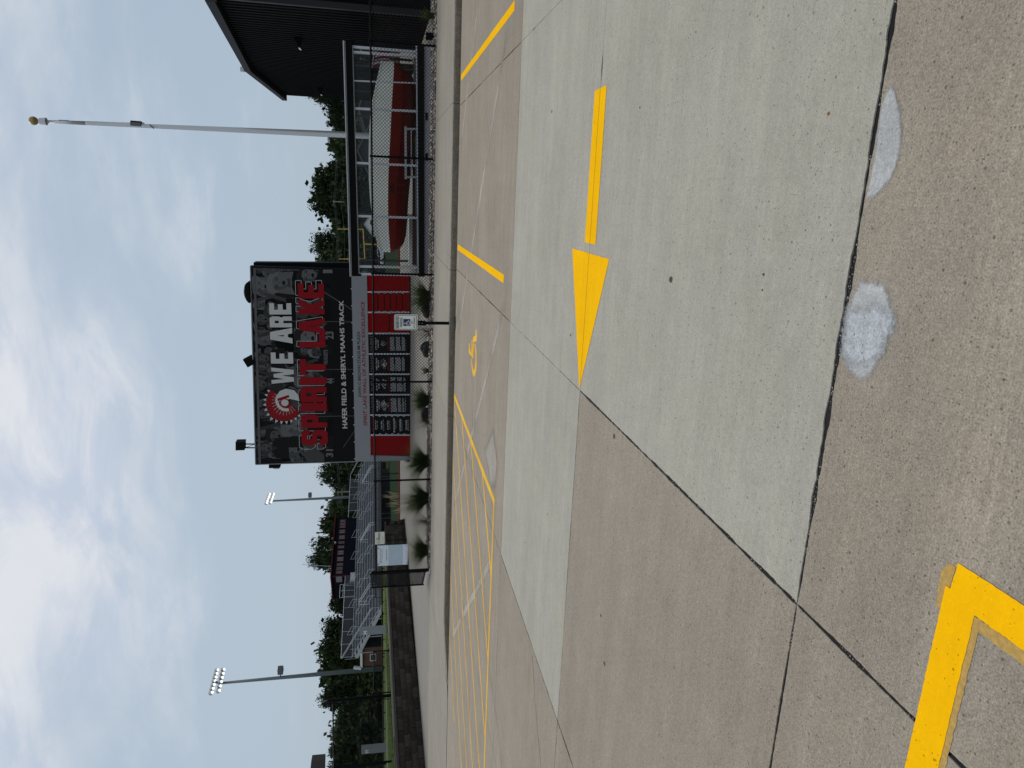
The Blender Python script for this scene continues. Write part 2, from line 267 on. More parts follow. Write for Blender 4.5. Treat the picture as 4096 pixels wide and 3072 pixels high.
# ------------------------------------------------------------------ mesh builder
class MB:
    def __init__(s): s.v = []; s.f = []; s.m = []; s.c = []
    def add(s, vs, fs, mi=0, col=None):
        o = len(s.v); s.v += [tuple(p) for p in vs]
        for f in fs: s.f.append(tuple(o + i for i in f)); s.m.append(mi); s.c.append(col)
    def hexa(s, p, mi=0):
        """p: 8 corners, 0-3 bottom ring, 4-7 top ring"""
        s.add(p, [(3, 2, 1, 0), (4, 5, 6, 7), (0, 1, 5, 4), (1, 2, 6, 5), (2, 3, 7, 6), (3, 0, 4, 7)], mi)
    def box(s, x0, x1, y0, y1, z0, z1, mi=0):
        s.hexa([(x0, y0, z0), (x1, y0, z0), (x1, y1, z0), (x0, y1, z0), (x0, y0, z1), (x1, y0, z1), (x1, y1, z1), (x0, y1, z1)], mi)
    def obb(s, c, a, b, d, mi=0):
        c, a, b, d = Vector(c), Vector(a), Vector(b), Vector(d)
        s.hexa([c - a - b - d, c + a - b - d, c + a + b - d, c - a + b - d, c - a - b + d, c + a - b + d, c + a + b + d, c - a + b + d], mi)
    def bar(s, p, q, w, h, mi=0, up=(0, 0, 1)):
        p, q = Vector(p), Vector(q); d = q - p; u = Vector(up)
        sx = d.cross(u)
        if sx.length < 1e-6: sx = d.cross(Vector((0, 1, 0)))
        sx.normalize(); uz = sx.cross(d).normalized()
        s.obb((p + q) / 2, d / 2, sx * w / 2, uz * h / 2, mi)
    def tube(s, p, q, r, r2=None, n=8, mi=0, caps=True):
        p, q = Vector(p), Vector(q); d = q - p; r2 = r if r2 is None else r2
        a = d.orthogonal().normalized(); b = d.normalized().cross(a)
        vs = []
        for k in range(n):
            t = 2 * math.pi * k / n; e = a * math.cos(t) + b * math.sin(t); vs += [p + e * r, q + e * r2]
        fs = [(2 * k, 2 * ((k + 1) % n), 2 * ((k + 1) % n) + 1, 2 * k + 1) for k in range(n)]
        if caps: fs += [tuple(2 * k for k in reversed(range(n))), tuple(2 * k + 1 for k in range(n))]
        s.add(vs, fs, mi)
    def path(s, pts, r, n=6, mi=0):
        for a, b in zip(pts[:-1], pts[1:]): s.tube(a, b, r, n=n, mi=mi)
    def lathe(s, c, prof, n=16, mi=0, axis=None):
        c = Vector(c); vs = []; fs = []
        for (r, z) in prof:
            for k in range(n):
                t = 2 * math.pi * k / n; vs.append(c + Vector((r * math.cos(t), r * math.sin(t), z)))
        for i in range(len(prof) - 1):
            for k in range(n):
                k2 = (k + 1) % n; fs.append((i * n + k, i * n + k2, (i + 1) * n + k2, (i + 1) * n + k))
        s.add(vs, fs, mi)
    def quad(s, *p, mi=0, col=None): s.add(p, [tuple(range(len(p)))], mi, col)
    def poly(s, loops, f, mi=0, col=None):
        """loops: list of 2D loops (first outer, rest holes); f maps (u,v) -> 3D"""
        vv = [[Vector((u, v, 0)) for u, v in l] for l in loops]
        tris = tessellate_polygon(vv); flat_ = [f(u, v) for l in loops for u, v in l]
        o = len(s.v); s.v += [tuple(p) for p in flat_]
        for t in tris: s.f.append(tuple(o + i for i in t)); s.m.append(mi); s.c.append(col)
    def mesh(s, name, mats, smooth=False):
        me = bpy.data.meshes.new(name); me.from_pydata(s.v, [], s.f)
        for m in (mats if isinstance(mats, (list, tuple)) else [mats]): me.materials.append(m)
        if any(s.m): me.polygons.foreach_set('material_index', s.m)
        if any(c is not None for c in s.c):
            ca = me.color_attributes.new('Col', 'FLOAT_COLOR', 'CORNER')
            for p, c in zip(me.polygons, s.c):
                c = c if c is not None else 0.5
                cc = (c, c, c, 1) if not isinstance(c, tuple) else (*c, 1)
                for li in p.loop_indices: ca.data[li].color = cc
        if smooth: me.polygons.foreach_set('use_smooth', [True] * len(me.polygons))
        me.update(); return me
    def build(s, name, mats, parent=None, smooth=False):
        return link(name, s.mesh(name, mats, smooth), parent)

def link(name, me, parent=None, loc=None):
    o = bpy.data.objects.new(name, me); C.objects.link(o)
    if parent is not None:
        o.parent = parent; o.matrix_parent_inverse = Matrix.Translation(-parent.location) if (parent.type == 'EMPTY' and parent.parent is None) else Matrix()
    if loc is not None: o.location = loc
    return o
def tag(o, label=None, cat=None, group=None, kind=None):
    if label: o['label'] = label
    if cat: o['category'] = cat
    if group: o['group'] = group
    if kind: o['kind'] = kind
    return o
def thing(name, loc, label, cat, group=None):
    o = bpy.data.objects.new(name, None); o.empty_display_size = 0.2; C.objects.link(o); o.location = loc
    return tag(o, label, cat, group)
def part(name, me, parent, label=None):
    o = link(name, me, parent)
    if label: o['label'] = label
    return o

_fontcache = {}
def text_polys(txt, bold=0.0):
    key = (txt, bold)
    if key in _fontcache: return _fontcache[key]
    cu = bpy.data.curves.new('t', 'FONT'); cu.body = txt; cu.size = 1; cu.offset = bold; cu.resolution_u = 3; cu.fill_mode = 'FRONT'
    ob = bpy.data.objects.new('t', cu); C.objects.link(ob)
    dg = bpy.context.evaluated_depsgraph_get(); dg.update()
    me = ob.evaluated_get(dg).to_mesh()
    vs = [(v.co.x, v.co.y) for v in me.vertices]; fs = [tuple(p.vertices) for p in me.polygons]
    ob.evaluated_get(dg).to_mesh_clear(); bpy.data.objects.remove(ob); bpy.data.curves.remove(cu)
    xs = [v[0] for v in vs]; ys = [v[1] for v in vs]
    x0, x1, y0, y1 = min(xs), max(xs), min(ys), max(ys)
    _fontcache[key] = ([((x - x0) / (x1 - x0), (y - y0) / max(y1 - y0, 1e-6)) for x, y in vs], fs)
    return _fontcache[key]
def put_text(mb, txt, f, u0, u1, v0, v1, bold=0.0, mi=0, slant=0.0):
    vs, fs = text_polys(txt, bold)
    mb.add([f(u0 + (u1 - u0) * a + slant * (v1 - v0) * b, v0 + (v1 - v0) * b) for a, b in vs], fs, mi)

# ================================================================== GROUND
gb = MB(); gb.quad((-900, -300, -0.06), (900, -300, -0.06), (900, 1500, -0.06), (-900, 1500, -0.06)); tag(gb.build('ground', M_GROUND), kind='structure')
fg = MB(); fg.quad((-600, 46, 0.105), (600, 46, 0.105), (600, 900, 0.105), (-600, 900, 0.105)); tag(fg.build('far_field', M_GROUND), kind='structure')

lot = MB(); lot.quad((-40, -6, -0.005), (30, -6, -0.005), (30, 13.86, -0.005), (-40, 13.86, -0.005))
lot = tag(lot.build('parking_lot', M_JOINT), kind='structure')
XJ = [1.58 + 2.98 * k for k in range(-12, 9)]
YJ = [-6.0, -3.88, -0.92, 2.05, 4.965, 7.92, 10.88, 13.80]
def slab_outline(x0, x1, y0, y1, gap):
    """outline with a slightly broken edge; gap per side (x0,x1,y0,y1)"""
    near = y0 < 5.2
    step = 0.012 if near else 0.25
    def side(p, q, nrm, w0):
        n = max(2, int((q - p).length / step)); r = []
        for i in range(n):
            t = i / n; s_ = p + (q - p) * t; w = w0
            if abs(s_.y - 2.05) < .01: tt = min(1, max(0, (s_.x + 1.5) / 1.1)); w = w0 * (.42 + .75 * tt * tt * (3 - 2 * tt))
            if abs(p.x - q.x) < .01 and y1 < 5.2 and abs(p.x + 1.4) < .2: w = w0 * 1.15
            a = (noise.noise(Vector((s_.x * 1.7, s_.y * 1.7, 3.1))) * .55 + noise.noise(Vector((s_.x * 9, s_.y * 9, 9.7))) * .55 + noise.noise(Vector((s_.x * 33, s_.y * 33, 4.7))) * .4) * min(.014, w * 1.3) + max(0, noise.noise(Vector((s_.x * 4.1, s_.y * 4.1, 1.7))) - .45) * .03
            if not near: a *= 0.5
            r.append(s_ + nrm * (w + max(a, -.6 * w)))
        return r
    a, b, c, d = Vector((x0, y0, 0)), Vector((x1, y0, 0)), Vector((x1, y1, 0)), Vector((x0, y1, 0))
    return side(a, b, Vector((0, 1, 0)), gap[2]) + side(b, c, Vector((-1, 0, 0)), gap[1]) + side(c, d, Vector((0, -1, 0)), gap[3]) + side(d, a, Vector((1, 0, 0)), gap[0])
LIGHT = lambda i, j: (j == 4 and XJ[i] > -4.6) or (j == 3 and XJ[i] > -1.6)
for j in range(1, len(YJ) - 1):
    for i in range(len(XJ) - 1):
        x0, x1, y0, y1 = XJ[i], XJ[i + 1], YJ[j], YJ[j + 1]
        if x1 < -24 or x0 > 14: continue
        lt = LIGHT(i, j)
        g = lambda Y: 0.0128 if abs(Y - 2.05) < .1 else 0.0052
        gx = 0.0066 if y0 < 5 else 0.0062
        # joints between two pours of one grey bay are saw cuts: thin
        gl = 0.0022 if (lt and LIGHT(i - 1, j)) else gx; gr = 0.0022 if (lt and LIGHT(i + 1, j)) else gx
        gy0 = 0.0022 if (lt and LIGHT(i, j - 1)) else g(y0); gy1 = 0.0022 if (lt and LIGHT(i, j + 1)) else g(y1)
        if abs(y1 - 13.8) < .1: gy1 = 0.026
        if abs(y0 - 10.88) < .1: gy0 = 0.0012
        if abs(y1 - 10.88) < .1: gy1 = 0.0012
        ol = slab_outline(x0, x1, y0, y1, (gl, gr, gy0, gy1))
        mb = MB(); n = len(ol)
        tx, ty = 0, 0
        top = [p + Vector((0, 0, tx)) for p in ol]; bot = [p + Vector((0, 0, -0.03)) for p in ol]
        mb.add(top, [tuple(range(n))]); mb.add(top + bot, [(k, n + k, n + (k + 1) % n, (k + 1) % n) for k in range(n)])
        o = mb.build('concrete_slab', M_LIGHT if lt else M_TAN, lot)

# ---- painted marks (sheets 4 mm up, cut where the joints run)
def ragged(pts, step=0.05, amp=0.004):
    r = []
    for a, b in zip(pts, pts[1:] + pts[:1]):
        a, b = Vector(a), Vector(b); d = b - a; n = max(1, int(d.length / step)); nr = Vector((-d.y, d.x)).normalized()
        for i in range(n):
            p = a + d * (i / n); w = amp * (noise.noise(Vector((p.x * 31, p.y * 31, 2))) + .6 * noise.noise(Vector((p.x * 90, p.y * 90, 5)))) if i else 0
            r.append(p + nr * w)
    return r
def paint(name, polys, m, z=0.002, label=None, cat=None, step=0.05, amp=0.004, cut=True, group=None, parent=None):
    bm = bmesh.new()
    for pts in polys:
        vs = ragged([tuple(p)[:2] for p in pts], step, amp) if amp else [Vector(p[:2]) for p in pts]
        bm_f = bm.faces.new([bm.verts.new((p.x, p.y, z)) for p in vs])
    if cut:
        for Y in YJ[1:-1]:
            for s_ in (-.003, .003):
                bmesh.ops.bisect_plane(bm, geom=bm.verts[:] + bm.edges[:] + bm.faces[:], plane_co=(0, Y + s_, 0), plane_no=(0, 1, 0))
        for X in XJ:
            for s_ in (-.003, .003):
                bmesh.ops.bisect_plane(bm, geom=bm.verts[:] + bm.edges[:] + bm.faces[:], plane_co=(X + s_, 0, 0), plane_no=(1, 0, 0))
        dead = [f for f in bm.faces if any(abs(f.calc_center_median().y - Y) < .003 for Y in YJ[2:-1] if Y != 10.88) or any(abs(f.calc_center_median().x - X) < .003 for X in XJ)]
        bmesh.ops.delete(bm, geom=dead, context='FACES')
    for f in bm.faces:
        if f.normal.z < 0: f.normal_flip()
    me = bpy.data.meshes.new(name); bm.to_mesh(me); bm.free(); me.materials.append(m)
    o = link(name, me, parent)
    if label: tag(o, label, cat, group)
    return o
rect = lambda x0, x1, y0, y1: [(x0, y0), (x1, y0), (x1, y1), (x0, y1)]
arrow = thing('painted_arrow', (0, 4.96, 0), 'yellow painted arrow on the pale concrete pointing left along the joint', 'road marking')
paint('arrow_shaft', [rect(-0.30, 0.74, 4.825, 5.095)], M_YEL, parent=arrow)
paint('arrow_head', [[(-0.37, 4.50), (-0.37, 5.43), (-1.39, 4.98)]], M_YEL, parent=arrow)
paint('stall_line', [rect(1.985, 2.09, 8.42, 13.66)], M_YEL, label='yellow stall line on the parking lot nearest the black metal building', cat='road marking', group='parking stall lines')
paint('stall_line', [rect(-1.02, -0.915, 8.46, 13.62)], M_YEL, label='yellow stall line between the boat case and the wheelchair mark', cat='road marking', group='parking stall lines')
hx = thing('hatched_zone', (-7, 11, 0), 'thin yellow diagonal hatching inside a yellow outline beside the accessible stall', 'road marking')
paint('outline', [rect(-3.99, -3.885, 8.50, 13.70), rect(-16, -3.99, 8.515, 8.60)], M_YEL2, parent=hx)
for k in range(11):
    c = 13.62 + 1.345 * k
    # line y = x + c, from right/top end to left/bottom end
    xr = min(-3.99, 13.70 - c); yr = xr + c
    xl = max(8.60 - c, -10.69 if k >= 6 else -99); yl = xl + c
    if k >= 8: continue
    w = 0.052 if k else 0.056
    e = Vector((1, -1)).normalized() * w
    paint('hatch_line', [[(xl + e.x, yl + e.y), (xr + e.x, yr + e.y), (xr - e.x, yr - e.y), (xl - e.x, yl - e.y)]] if k > 7 else
          [[(xl - .060, yl), (xl + .060, yl), (xr, yr - .060), (xr, yr + .060)] if xr == -3.99 else [(xl - .060, yl), (xl + .060, yl), (xr + .060, yr), (xr - .060, yr)]], M_YEL2, z=0.0025, parent=hx)
# wheelchair mark: outlines measured on the slab
def ppx(l): return [onz(1860 + a * 0.1567, 1280 + b * 0.1567, 0) for a, b in l]
wc = thing('wheelchair_mark', onz(1895, 1400, 0), 'yellow stencilled wheelchair symbol painted on the parking stall', 'road marking')
for nm, l in (('footrest', [(280, 240), (300, 240), (303, 530), (218, 580), (205, 565), (210, 435), (275, 390)]),
              ('leg_bar', [(178, 495), (196, 495), (192, 830), (165, 780)]),
              ('seat_bar', [(202, 590), (216, 585), (230, 620), (212, 1010), (192, 960), (190, 850)]),
              ('body_bar', [(108, 590), (127, 590), (138, 755), (186, 845), (190, 960), (170, 930), (130, 880), (112, 870), (98, 820)]),
              ('wheel_arc', [(246, 600), (272, 600), (298, 800), (302, 1100), (292, 1260), (262, 1400), (236, 1455), (212, 1430), (186, 1300), (163, 1150), (156, 965), (178, 990), (186, 1110), (205, 1210), (222, 1285), (236, 1285), (256, 1200), (272, 1050), (276, 900), (262, 760)])):
    paint(nm, [ppx(l)], M_YEL2, parent=wc, amp=0)
corner = thing('corner_mark', (-0.95, 1.4, 0), 'thick yellow painted corner mark in the near left foreground', 'road marking')
paint('painted_band', [[(-0.885, 1.425), (-0.885, 0.7), (-0.985, 0.7), (-0.99, 1.345), (-3.0, 1.345), (-3.0, 1.452), (-0.965, 1.448), (-0.965, 1.432)]], M_YEL, z=0.0022, step=0.006, amp=0.0022, cut=False, parent=corner)
paint('old_band', [[(-0.99, 1.35), (-0.99, 0.7), (-1.03, 0.7), (-1.025, 1.325), (-3.0, 1.325), (-3.0, 1.35)], [(-0.90, 1.43), (-0.90, 1.452), (-0.935, 1.472), (-1.04, 1.468), (-1.03, 1.44)]], M_OCH, z=0.0012, step=0.006, amp=0.004, cut=False, parent=corner)
# pale traces where lines were ground off
def soften(name, col, speck, w=.05, inset=.5, parent=lot):
    m = concrete(name, col, speck=speck, pits=.25, broom=.04, stain=.15); t = m.node_tree; b = t.nodes['Principled BSDF']; o = t.nodes['Material Output']
    a = N(t, 'ShaderNodeVertexColor'); a.layer_name = 'Col'; sp_ = N(t, 'ShaderNodeSeparateColor'); t.links.new(a.outputs[0], sp_.inputs[0])
    g = N(t, 'ShaderNodeNewGeometry'); n = N(t, 'ShaderNodeTexNoise'); n.inputs['Scale'].default_value = 38; n.inputs['Detail'].default_value = 7; n.inputs['Roughness'].default_value = .75; t.links.new(g.outputs['Position'], n.inputs[0])
    s1 = N(t, 'ShaderNodeMath', operation='MULTIPLY_ADD'); t.links.new(sp_.outputs[0], s1.inputs[0]); s1.inputs[1].default_value = 1.15; t.links.new(n.outputs[0], s1.inputs[2])
    r = N(t, 'ShaderNodeMapRange'); r.inputs[1].default_value = .78; r.inputs[2].default_value = 1.22; t.links.new(s1.outputs[0], r.inputs[0])
    tr_ = N(t, 'ShaderNodeBsdfTransparent'); mx_ = N(t, 'ShaderNodeMixShader'); t.links.new(r.outputs[0], mx_.inputs[0]); t.links.new(tr_.outputs[0], mx_.inputs[1]); t.links.new(b.outputs[0], mx_.inputs[2]); t.links.new(mx_.outputs[0], o.inputs[0]); return m
def soft_patch(name, pts, m, z, w=.045, parent=lot, top=1.0):
    P = [Vector(p[:2]) for p in pts]; n = len(P); c = sum(P, Vector((0, 0))) / n; mb = MB(); me_v = []; cols = []
    rings = [(-w, 0.0), (0, .5), (w, 1.0)]
    for d, cv in rings:
        for p in P:
            e = (c - p); L_ = max(e.length, 1e-4); q = p + e / L_ * min(d, L_ * .8) if d > 0 else p + e / L_ * d; me_v.append((q.x, q.y, z)); cols.append(cv)
    me_v.append((c.x, c.y, z)); cols.append(1.0); fs_ = []
    for k in range(2):
        for i in range(n): fs_.append((k * n + i, k * n + (i + 1) % n, (k + 1) * n + (i + 1) % n, (k + 1) * n + i))
    for i in range(n): fs_.append((2 * n + i, 2 * n + (i + 1) % n, 3 * n))
    me = bpy.data.meshes.new(name); me.from_pydata(me_v, [], fs_); me.materials.append(m)
    ca = me.color_attributes.new('Col', 'FLOAT_COLOR', 'POINT')
    for i, v in enumerate(cols): ca.data[i].color = (v * top, v * top, v * top, 1)
    me.update(); return link(name, me, parent)
def soft_strip(name, a, b, w, m, z):
    a, b = Vector(a), Vector(b); d = (b - a).normalized(); e = Vector((-d.y, d.x)) * w; n = 24; vs = []; cols = []
    for i in range(n + 1):
        p = a.lerp(b, i / n) + e * .12 * noise.noise(Vector((i * .7, a.x, 3)))
        for k, cv in ((-1, .0), (-.4, .74), (.4, .74), (1, .0)): q = p + e * k; vs.append((q.x, q.y, z)); cols.append(cv * (min(1, i / 3, (n - i) / 3)) * (.85 + .4 * noise.noise(Vector((i * .5, a.y, 7)))))
    fs_ = [(4 * i + k, 4 * i + 4 + k, 4 * i + 5 + k, 4 * i + 1 + k) for i in range(n) for k in range(3)]
    me = bpy.data.meshes.new(name); me.from_pydata(vs, [], fs_); me.materials.append(m); ca = me.color_attributes.new('Col', 'FLOAT_COLOR', 'POINT')
    for i, v in enumerate(cols): ca.data[i].color = (v, v, v, 1)
    me.update(); return link(name, me, lot)
M_TRACE = soften('scuffed pale concrete', (0.355, 0.320, 0.268), 0.25)
def strip(a, b, w): 
    a, b = Vector(a), Vector(b); d = (b - a).normalized(); e = Vector((-d.y, d.x)) * w / 2
    return [a - e, b - e, b + e, a + e]
for (a, b) in (((3.3, 11.0), (0.72, 13.6)), ((2.1, 8.62), (-2.85, 13.55)), ((-1.0, 8.1), (-6.5, 13.6)), ((-4.45, 8.2), (-9.6, 13.6))):
    soft_strip('scuffed_trace', a, b, .12, M_TRACE, .0010)
fan = [onz(1650 + a * .4822, 1650 + b * .4822) for a, b in ((672, 110), (688, 230), (712, 440), (690, 640), (640, 640), (625, 470), (595, 310))]
soft_patch('scuffed_trace', fan, M_TRACE, .0014, .16, top=.62)
# pale cement patches along the wide joint
p1 = [onz(3300 + a * .2411, 200 + b * .2411) for a, b in ((1100, 620), (1160, 660), (1200, 900), (1250, 1080), (1252, 1330), (1255, 1480), (1235, 1660), (1180, 1900), (1090, 2120), (940, 2290), (820, 2420), (700, 2430), (760, 2200), (850, 1700), (890, 1400), (930, 1150), (950, 950), (1010, 780))]
M_SP = soften('pale cement patch', (0.37, 0.373, 0.36), .25)
soft_patch('cement_patch', p1, M_SP, .002, .022)
p2 = [onz(3300 + a * .3014, 1050 + b * .3014) for a, b in ((470, 290), (620, 265), (760, 320), (830, 420), (850, 600), (925, 800), (900, 930), (830, 1010), (780, 1180), (690, 1300), (600, 1480), (470, 1540), (330, 1420), (250, 1250), (230, 1150), (265, 900), (310, 640), (380, 480))]
soft_patch('cement_patch', p2, M_SP, .002, .03)
M_PATCH2 = soften('white cement smear', (0.43, 0.445, 0.46), .34)
p3 = [onz(3300 + a * .3014, 1050 + b * .3014) for a, b in ((330, 640), (470, 650), (590, 650), (660, 590), (740, 640), (860, 690), (900, 800), (880, 920), (800, 1000), (760, 1160), (640, 1280), (460, 1330), (330, 1280), (262, 1180), (275, 920))]
soft_patch('cement_smear', p3, M_PATCH2, .003, .05)
def blob(x, y, r, seed):
    c = onz(x, y); return [(c.x + r * math.cos(t) * (1 + .35 * noise.noise(Vector((math.cos(t) * 2, math.sin(t) * 2, seed)))), c.y + r * 1.2 * math.sin(t) * (1 + .3 * noise.noise(Vector((math.cos(t) * 2, math.sin(t) * 2, seed + 5))))) for t in [k * .5236 for k in range(12)]]
for x, y, r in ((2684, 1118, .017), (2457, 1745, .016), (3055, 1098, .006), (3050, 1160, .004), (2560, 430, .006), (2208, 446, .012), (2404, 2462, .010), (2418, 2654, .014), (2283, 1340, .010), (2190, 2058, .008), (2060, 1860, .007), (2100, 2170, .010)):
    paint('tar_spot', [blob(x, y, r, x)], M_TAR, z=0.002, amp=0, cut=False, parent=lot)
for x, y, r in ((3315, 455, .006), (2784, 128, .004)):
    paint('rust_spot', [blob(x, y, r, x)], M_RUST, z=0.002, amp=0, cut=False, parent=lot)
# sand and grit lodged in the near joints
gj = MB(); M_GRIT = vcol_mat('joint grit', .9)
_ico = [Vector(p_).normalized() for p_ in ((1, 0, 0), (-1, 0, 0), (0, 1, 0), (0, -1, 0), (0, 0, 1), (0, 0, -1))]
for k in range(900):
    if k < 380: x_, y_ = R_.uniform(-1.5, .9), 2.05 + R_.gauss(0, .006)
    elif k < 760: x_, y_ = -1.40 + R_.gauss(0, .004), R_.uniform(.9, 4.9)
    else: x_, y_ = R_.uniform(-2.6, -1.4), 2.05 + R_.gauss(0, .003)
    if noise.noise(Vector((x_ * 5, y_ * 5, 2))) < -.02: continue
    z_ = R_.uniform(.0012, .004); g_ = R_.choice([.12, .2, .3, .45])
    gj.add([(x_ + q_.x * z_ * R_.uniform(.7, 1.3), y_ + q_.y * z_, -.003 + q_.z * z_) for q_ in _ico], [(0, 2, 4), (2, 1, 4), (1, 3, 4), (3, 0, 4)], 0, (g_, g_ * .93, g_ * .82))
tag(gj.build('joint_grit', M_GRIT), kind='stuff')
# hairline cracks in the old slabs
def crack(pts, w):
    P = [onz(*p) for p in pts]; L_, R2 = [], []
    Q = []
    for a, b in zip(P[:-1], P[1:]):
        n = max(2, int((b - a).length / .15))
        for i in range(n): Q.append(a + (b - a) * (i / n))
    Q.append(P[-1])
    for i, q in enumerate(Q):
        d = (Q[min(i + 1, len(Q) - 1)] - Q[max(i - 1, 0)]).normalized(); e = Vector((-d.y, d.x, 0))
        q = q + e * .02 * noise.noise(q * 2.1); ww = w * (.6 + .8 * abs(noise.noise(q * 3))) 
        L_.append(q + e * ww); R2.append(q - e * ww)
    return L_ + R2[::-1]
for pts in (((1950, 2500), (1960, 2700), (1990, 2900), (2008, 3072)), ((2130, 2620), (2140, 2800), (2165, 3072)), ((1893, 1500), (1890, 1650), (1887, 1900))):
    paint('hairline_crack', [crack(pts, .004)], M_JOINT, z=0.0015, amp=0, cut=False, parent=lot)

# ---- sidewalk with its rough kerb, dropping to a ramp at the left
def walk_z(x, y):
    t = min(1, max(0, (-8.9 - x) / 2.5)); t = t * t * (3 - 2 * t)
    f = min(1, max(0, (y - 13.8) / 3.6))
    return 0.13 * (1 - t) + t * (0.004 + 0.126 * f)
sw = MB(); sw.quad((-11.0, 13.9, -0.02), (12, 13.9, -0.02), (12, 17.85, -0.02), (-11.0, 17.85, -0.02)); sw = tag(sw.build('sidewalk', M_GRITJ), kind='structure')
XS = [10.6, 7.6, 4.6, 1.62, -1.43, -4.42, -7.85, -10.9]
def grid_slab(x0, x1, y0, y1, zf, m, nx, ny, name, parent, drop=0.11):
    mb = MB(); vs = []
    for i in range(nx + 1):
        for j in range(ny + 1):
            x = x0 + (x1 - x0) * i / nx; y = y0 + (y1 - y0) * j / ny; vs.append((x, y, zf(x, y)))
    I = lambda i, j: i * (ny + 1) + j
    mb.add(vs, [(I(i, j), I(i + 1, j), I(i + 1, j + 1), I(i, j + 1)) for i in range(nx) for j in range(ny)])
    return mb.build(name, m, parent, smooth=True)
for a, b in zip(XS[1:], XS[:-1]):
    g = .004
    if a < -9: grid_slab(a + g, b - g, 13.975, 17.80, walk_z, M_WALK, 12, 12, 'sidewalk_slab', sw)
    else: mb = MB(); mb.box(a + g, b - g, 13.975, 17.80, 0.02, 0.13); mb.build('sidewalk_slab', M_WALK, sw)
    # kerb stone: rough battered face, rounded nose
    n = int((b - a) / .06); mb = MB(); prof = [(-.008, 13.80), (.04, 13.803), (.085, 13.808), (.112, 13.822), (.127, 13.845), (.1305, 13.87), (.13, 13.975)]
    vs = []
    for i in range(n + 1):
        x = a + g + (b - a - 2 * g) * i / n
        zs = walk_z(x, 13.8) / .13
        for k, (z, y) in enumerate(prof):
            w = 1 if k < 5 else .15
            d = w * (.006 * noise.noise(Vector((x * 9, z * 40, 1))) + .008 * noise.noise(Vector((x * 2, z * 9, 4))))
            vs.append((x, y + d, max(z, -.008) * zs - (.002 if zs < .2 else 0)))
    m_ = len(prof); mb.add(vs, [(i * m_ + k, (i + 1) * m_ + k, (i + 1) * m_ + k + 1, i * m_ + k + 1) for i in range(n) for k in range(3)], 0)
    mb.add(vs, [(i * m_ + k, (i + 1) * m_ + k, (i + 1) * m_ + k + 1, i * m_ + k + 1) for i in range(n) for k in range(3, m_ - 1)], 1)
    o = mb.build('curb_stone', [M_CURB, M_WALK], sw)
dw = MB(); dw.quad((-40, 13.86, -0.02), (-10.8, 13.86, -0.02), (-10.8, 17.9, -0.02), (-40, 17.9, -0.02)); dw = tag(dw.build('driveway', M_GRITJ), kind='structure')
XD = [-10.905, -13.9, -17.5, -22, -30]
for a, b in zip(XD[1:], XD[:-1]):
    grid_slab(a + .004, b - .004, 13.806, 17.9, walk_z, M_WALK, 14, 14, 'driveway_slab', dw)
pl = MB(); pl.quad((-40, 17.9, 0.10), (14, 17.9, 0.10), (14, 47, 0.10), (-40, 47, 0.10)); pl = tag(pl.build('plaza', M_GRITJ), kind='structure')
for i, (a, b) in enumerate(((-22, -13.6), (-13.6, -10.45))):
    for (c, d) in ((17.90, 21.5), (21.5, 25.2), (25.2, 29), (29, 33), (33, 37), (37, 41), (41, 45.6)):
        mb = MB(); mb.box(a + .004, b - .004, c + .004, d - .004, 0.02, 0.13); mb.build('plaza_slab', M_PLAZA, pl)
for (a, b) in ((-10.45, -6.4), (-6.4, -2.4), (-2.4, 1.6), (1.6, 5.6), (5.6, 9.6)):
    for (c, d) in ((19.35, 23), (23, 27), (27, 31), (31, 35), (35, 40), (40, 45.6)):
        mb = MB(); mb.box(a + .004, b - .004, c + .004, d - .004, 0.02, 0.13); mb.build('plaza_slab', M_PLAZA, pl)

# gravel bed along the fence
bed = MB()
NX, NY = 120, 8
vs = [(-10.4 + 20 * i / NX, 17.80 + 1.60 * j / NY, .115 + .02 * noise.noise(Vector((i * .5, j * .5, 0)))) for i in range(NX + 1) for j in range(NY + 1)]
bed.add(vs, [(i * (NY + 1) + j, (i + 1) * (NY + 1) + j, (i + 1) * (NY + 1) + j + 1, i * (NY + 1) + j + 1) for i in range(NX) for j in range(NY)])
tag(bed.build('gravel_soil', mat('gravel soil', (0.10, 0.09, 0.08), 0.95, var=.4, vscale=30)), kind='structure')
gr = MB(); ICO = []
t_ = (1 + 5 ** .5) / 2
icov = [Vector(p).normalized() for p in ((-1, t_, 0), (1, t_, 0), (-1, -t_, 0), (1, -t_, 0), (0, -1, t_), (0, 1, t_), (0, -1, -t_), (0, 1, -t_), (t_, 0, -1), (t_, 0, 1), (-t_, 0, -1), (-t_, 0, 1))]
icof = [(0, 11, 5), (0, 5, 1), (0, 1, 7), (0, 7, 10), (0, 10, 11), (1, 5, 9), (5, 11, 4), (11, 10, 2), (10, 7, 6), (7, 1, 8), (3, 9, 4), (3, 4, 2), (3, 2, 6), (3, 6, 8), (3, 8, 9), (4, 9, 5), (2, 4, 11), (6, 2, 10), (8, 6, 7), (9, 8, 1)]
def pebble(mb, c, sx, sy, sz, a, col):
    ca, sa = math.cos(a), math.sin(a)
    vs = []
    for p in icov:
        k = 1 + R_.uniform(-.18, .18); x, y, z = p.x * sx * k, p.y * sy * k, p.z * sz * k
        vs.append((c[0] + x * ca - y * sa, c[1] + x * sa + y * ca, c[2] + z))
    mb.add(vs, icof, 0, col)
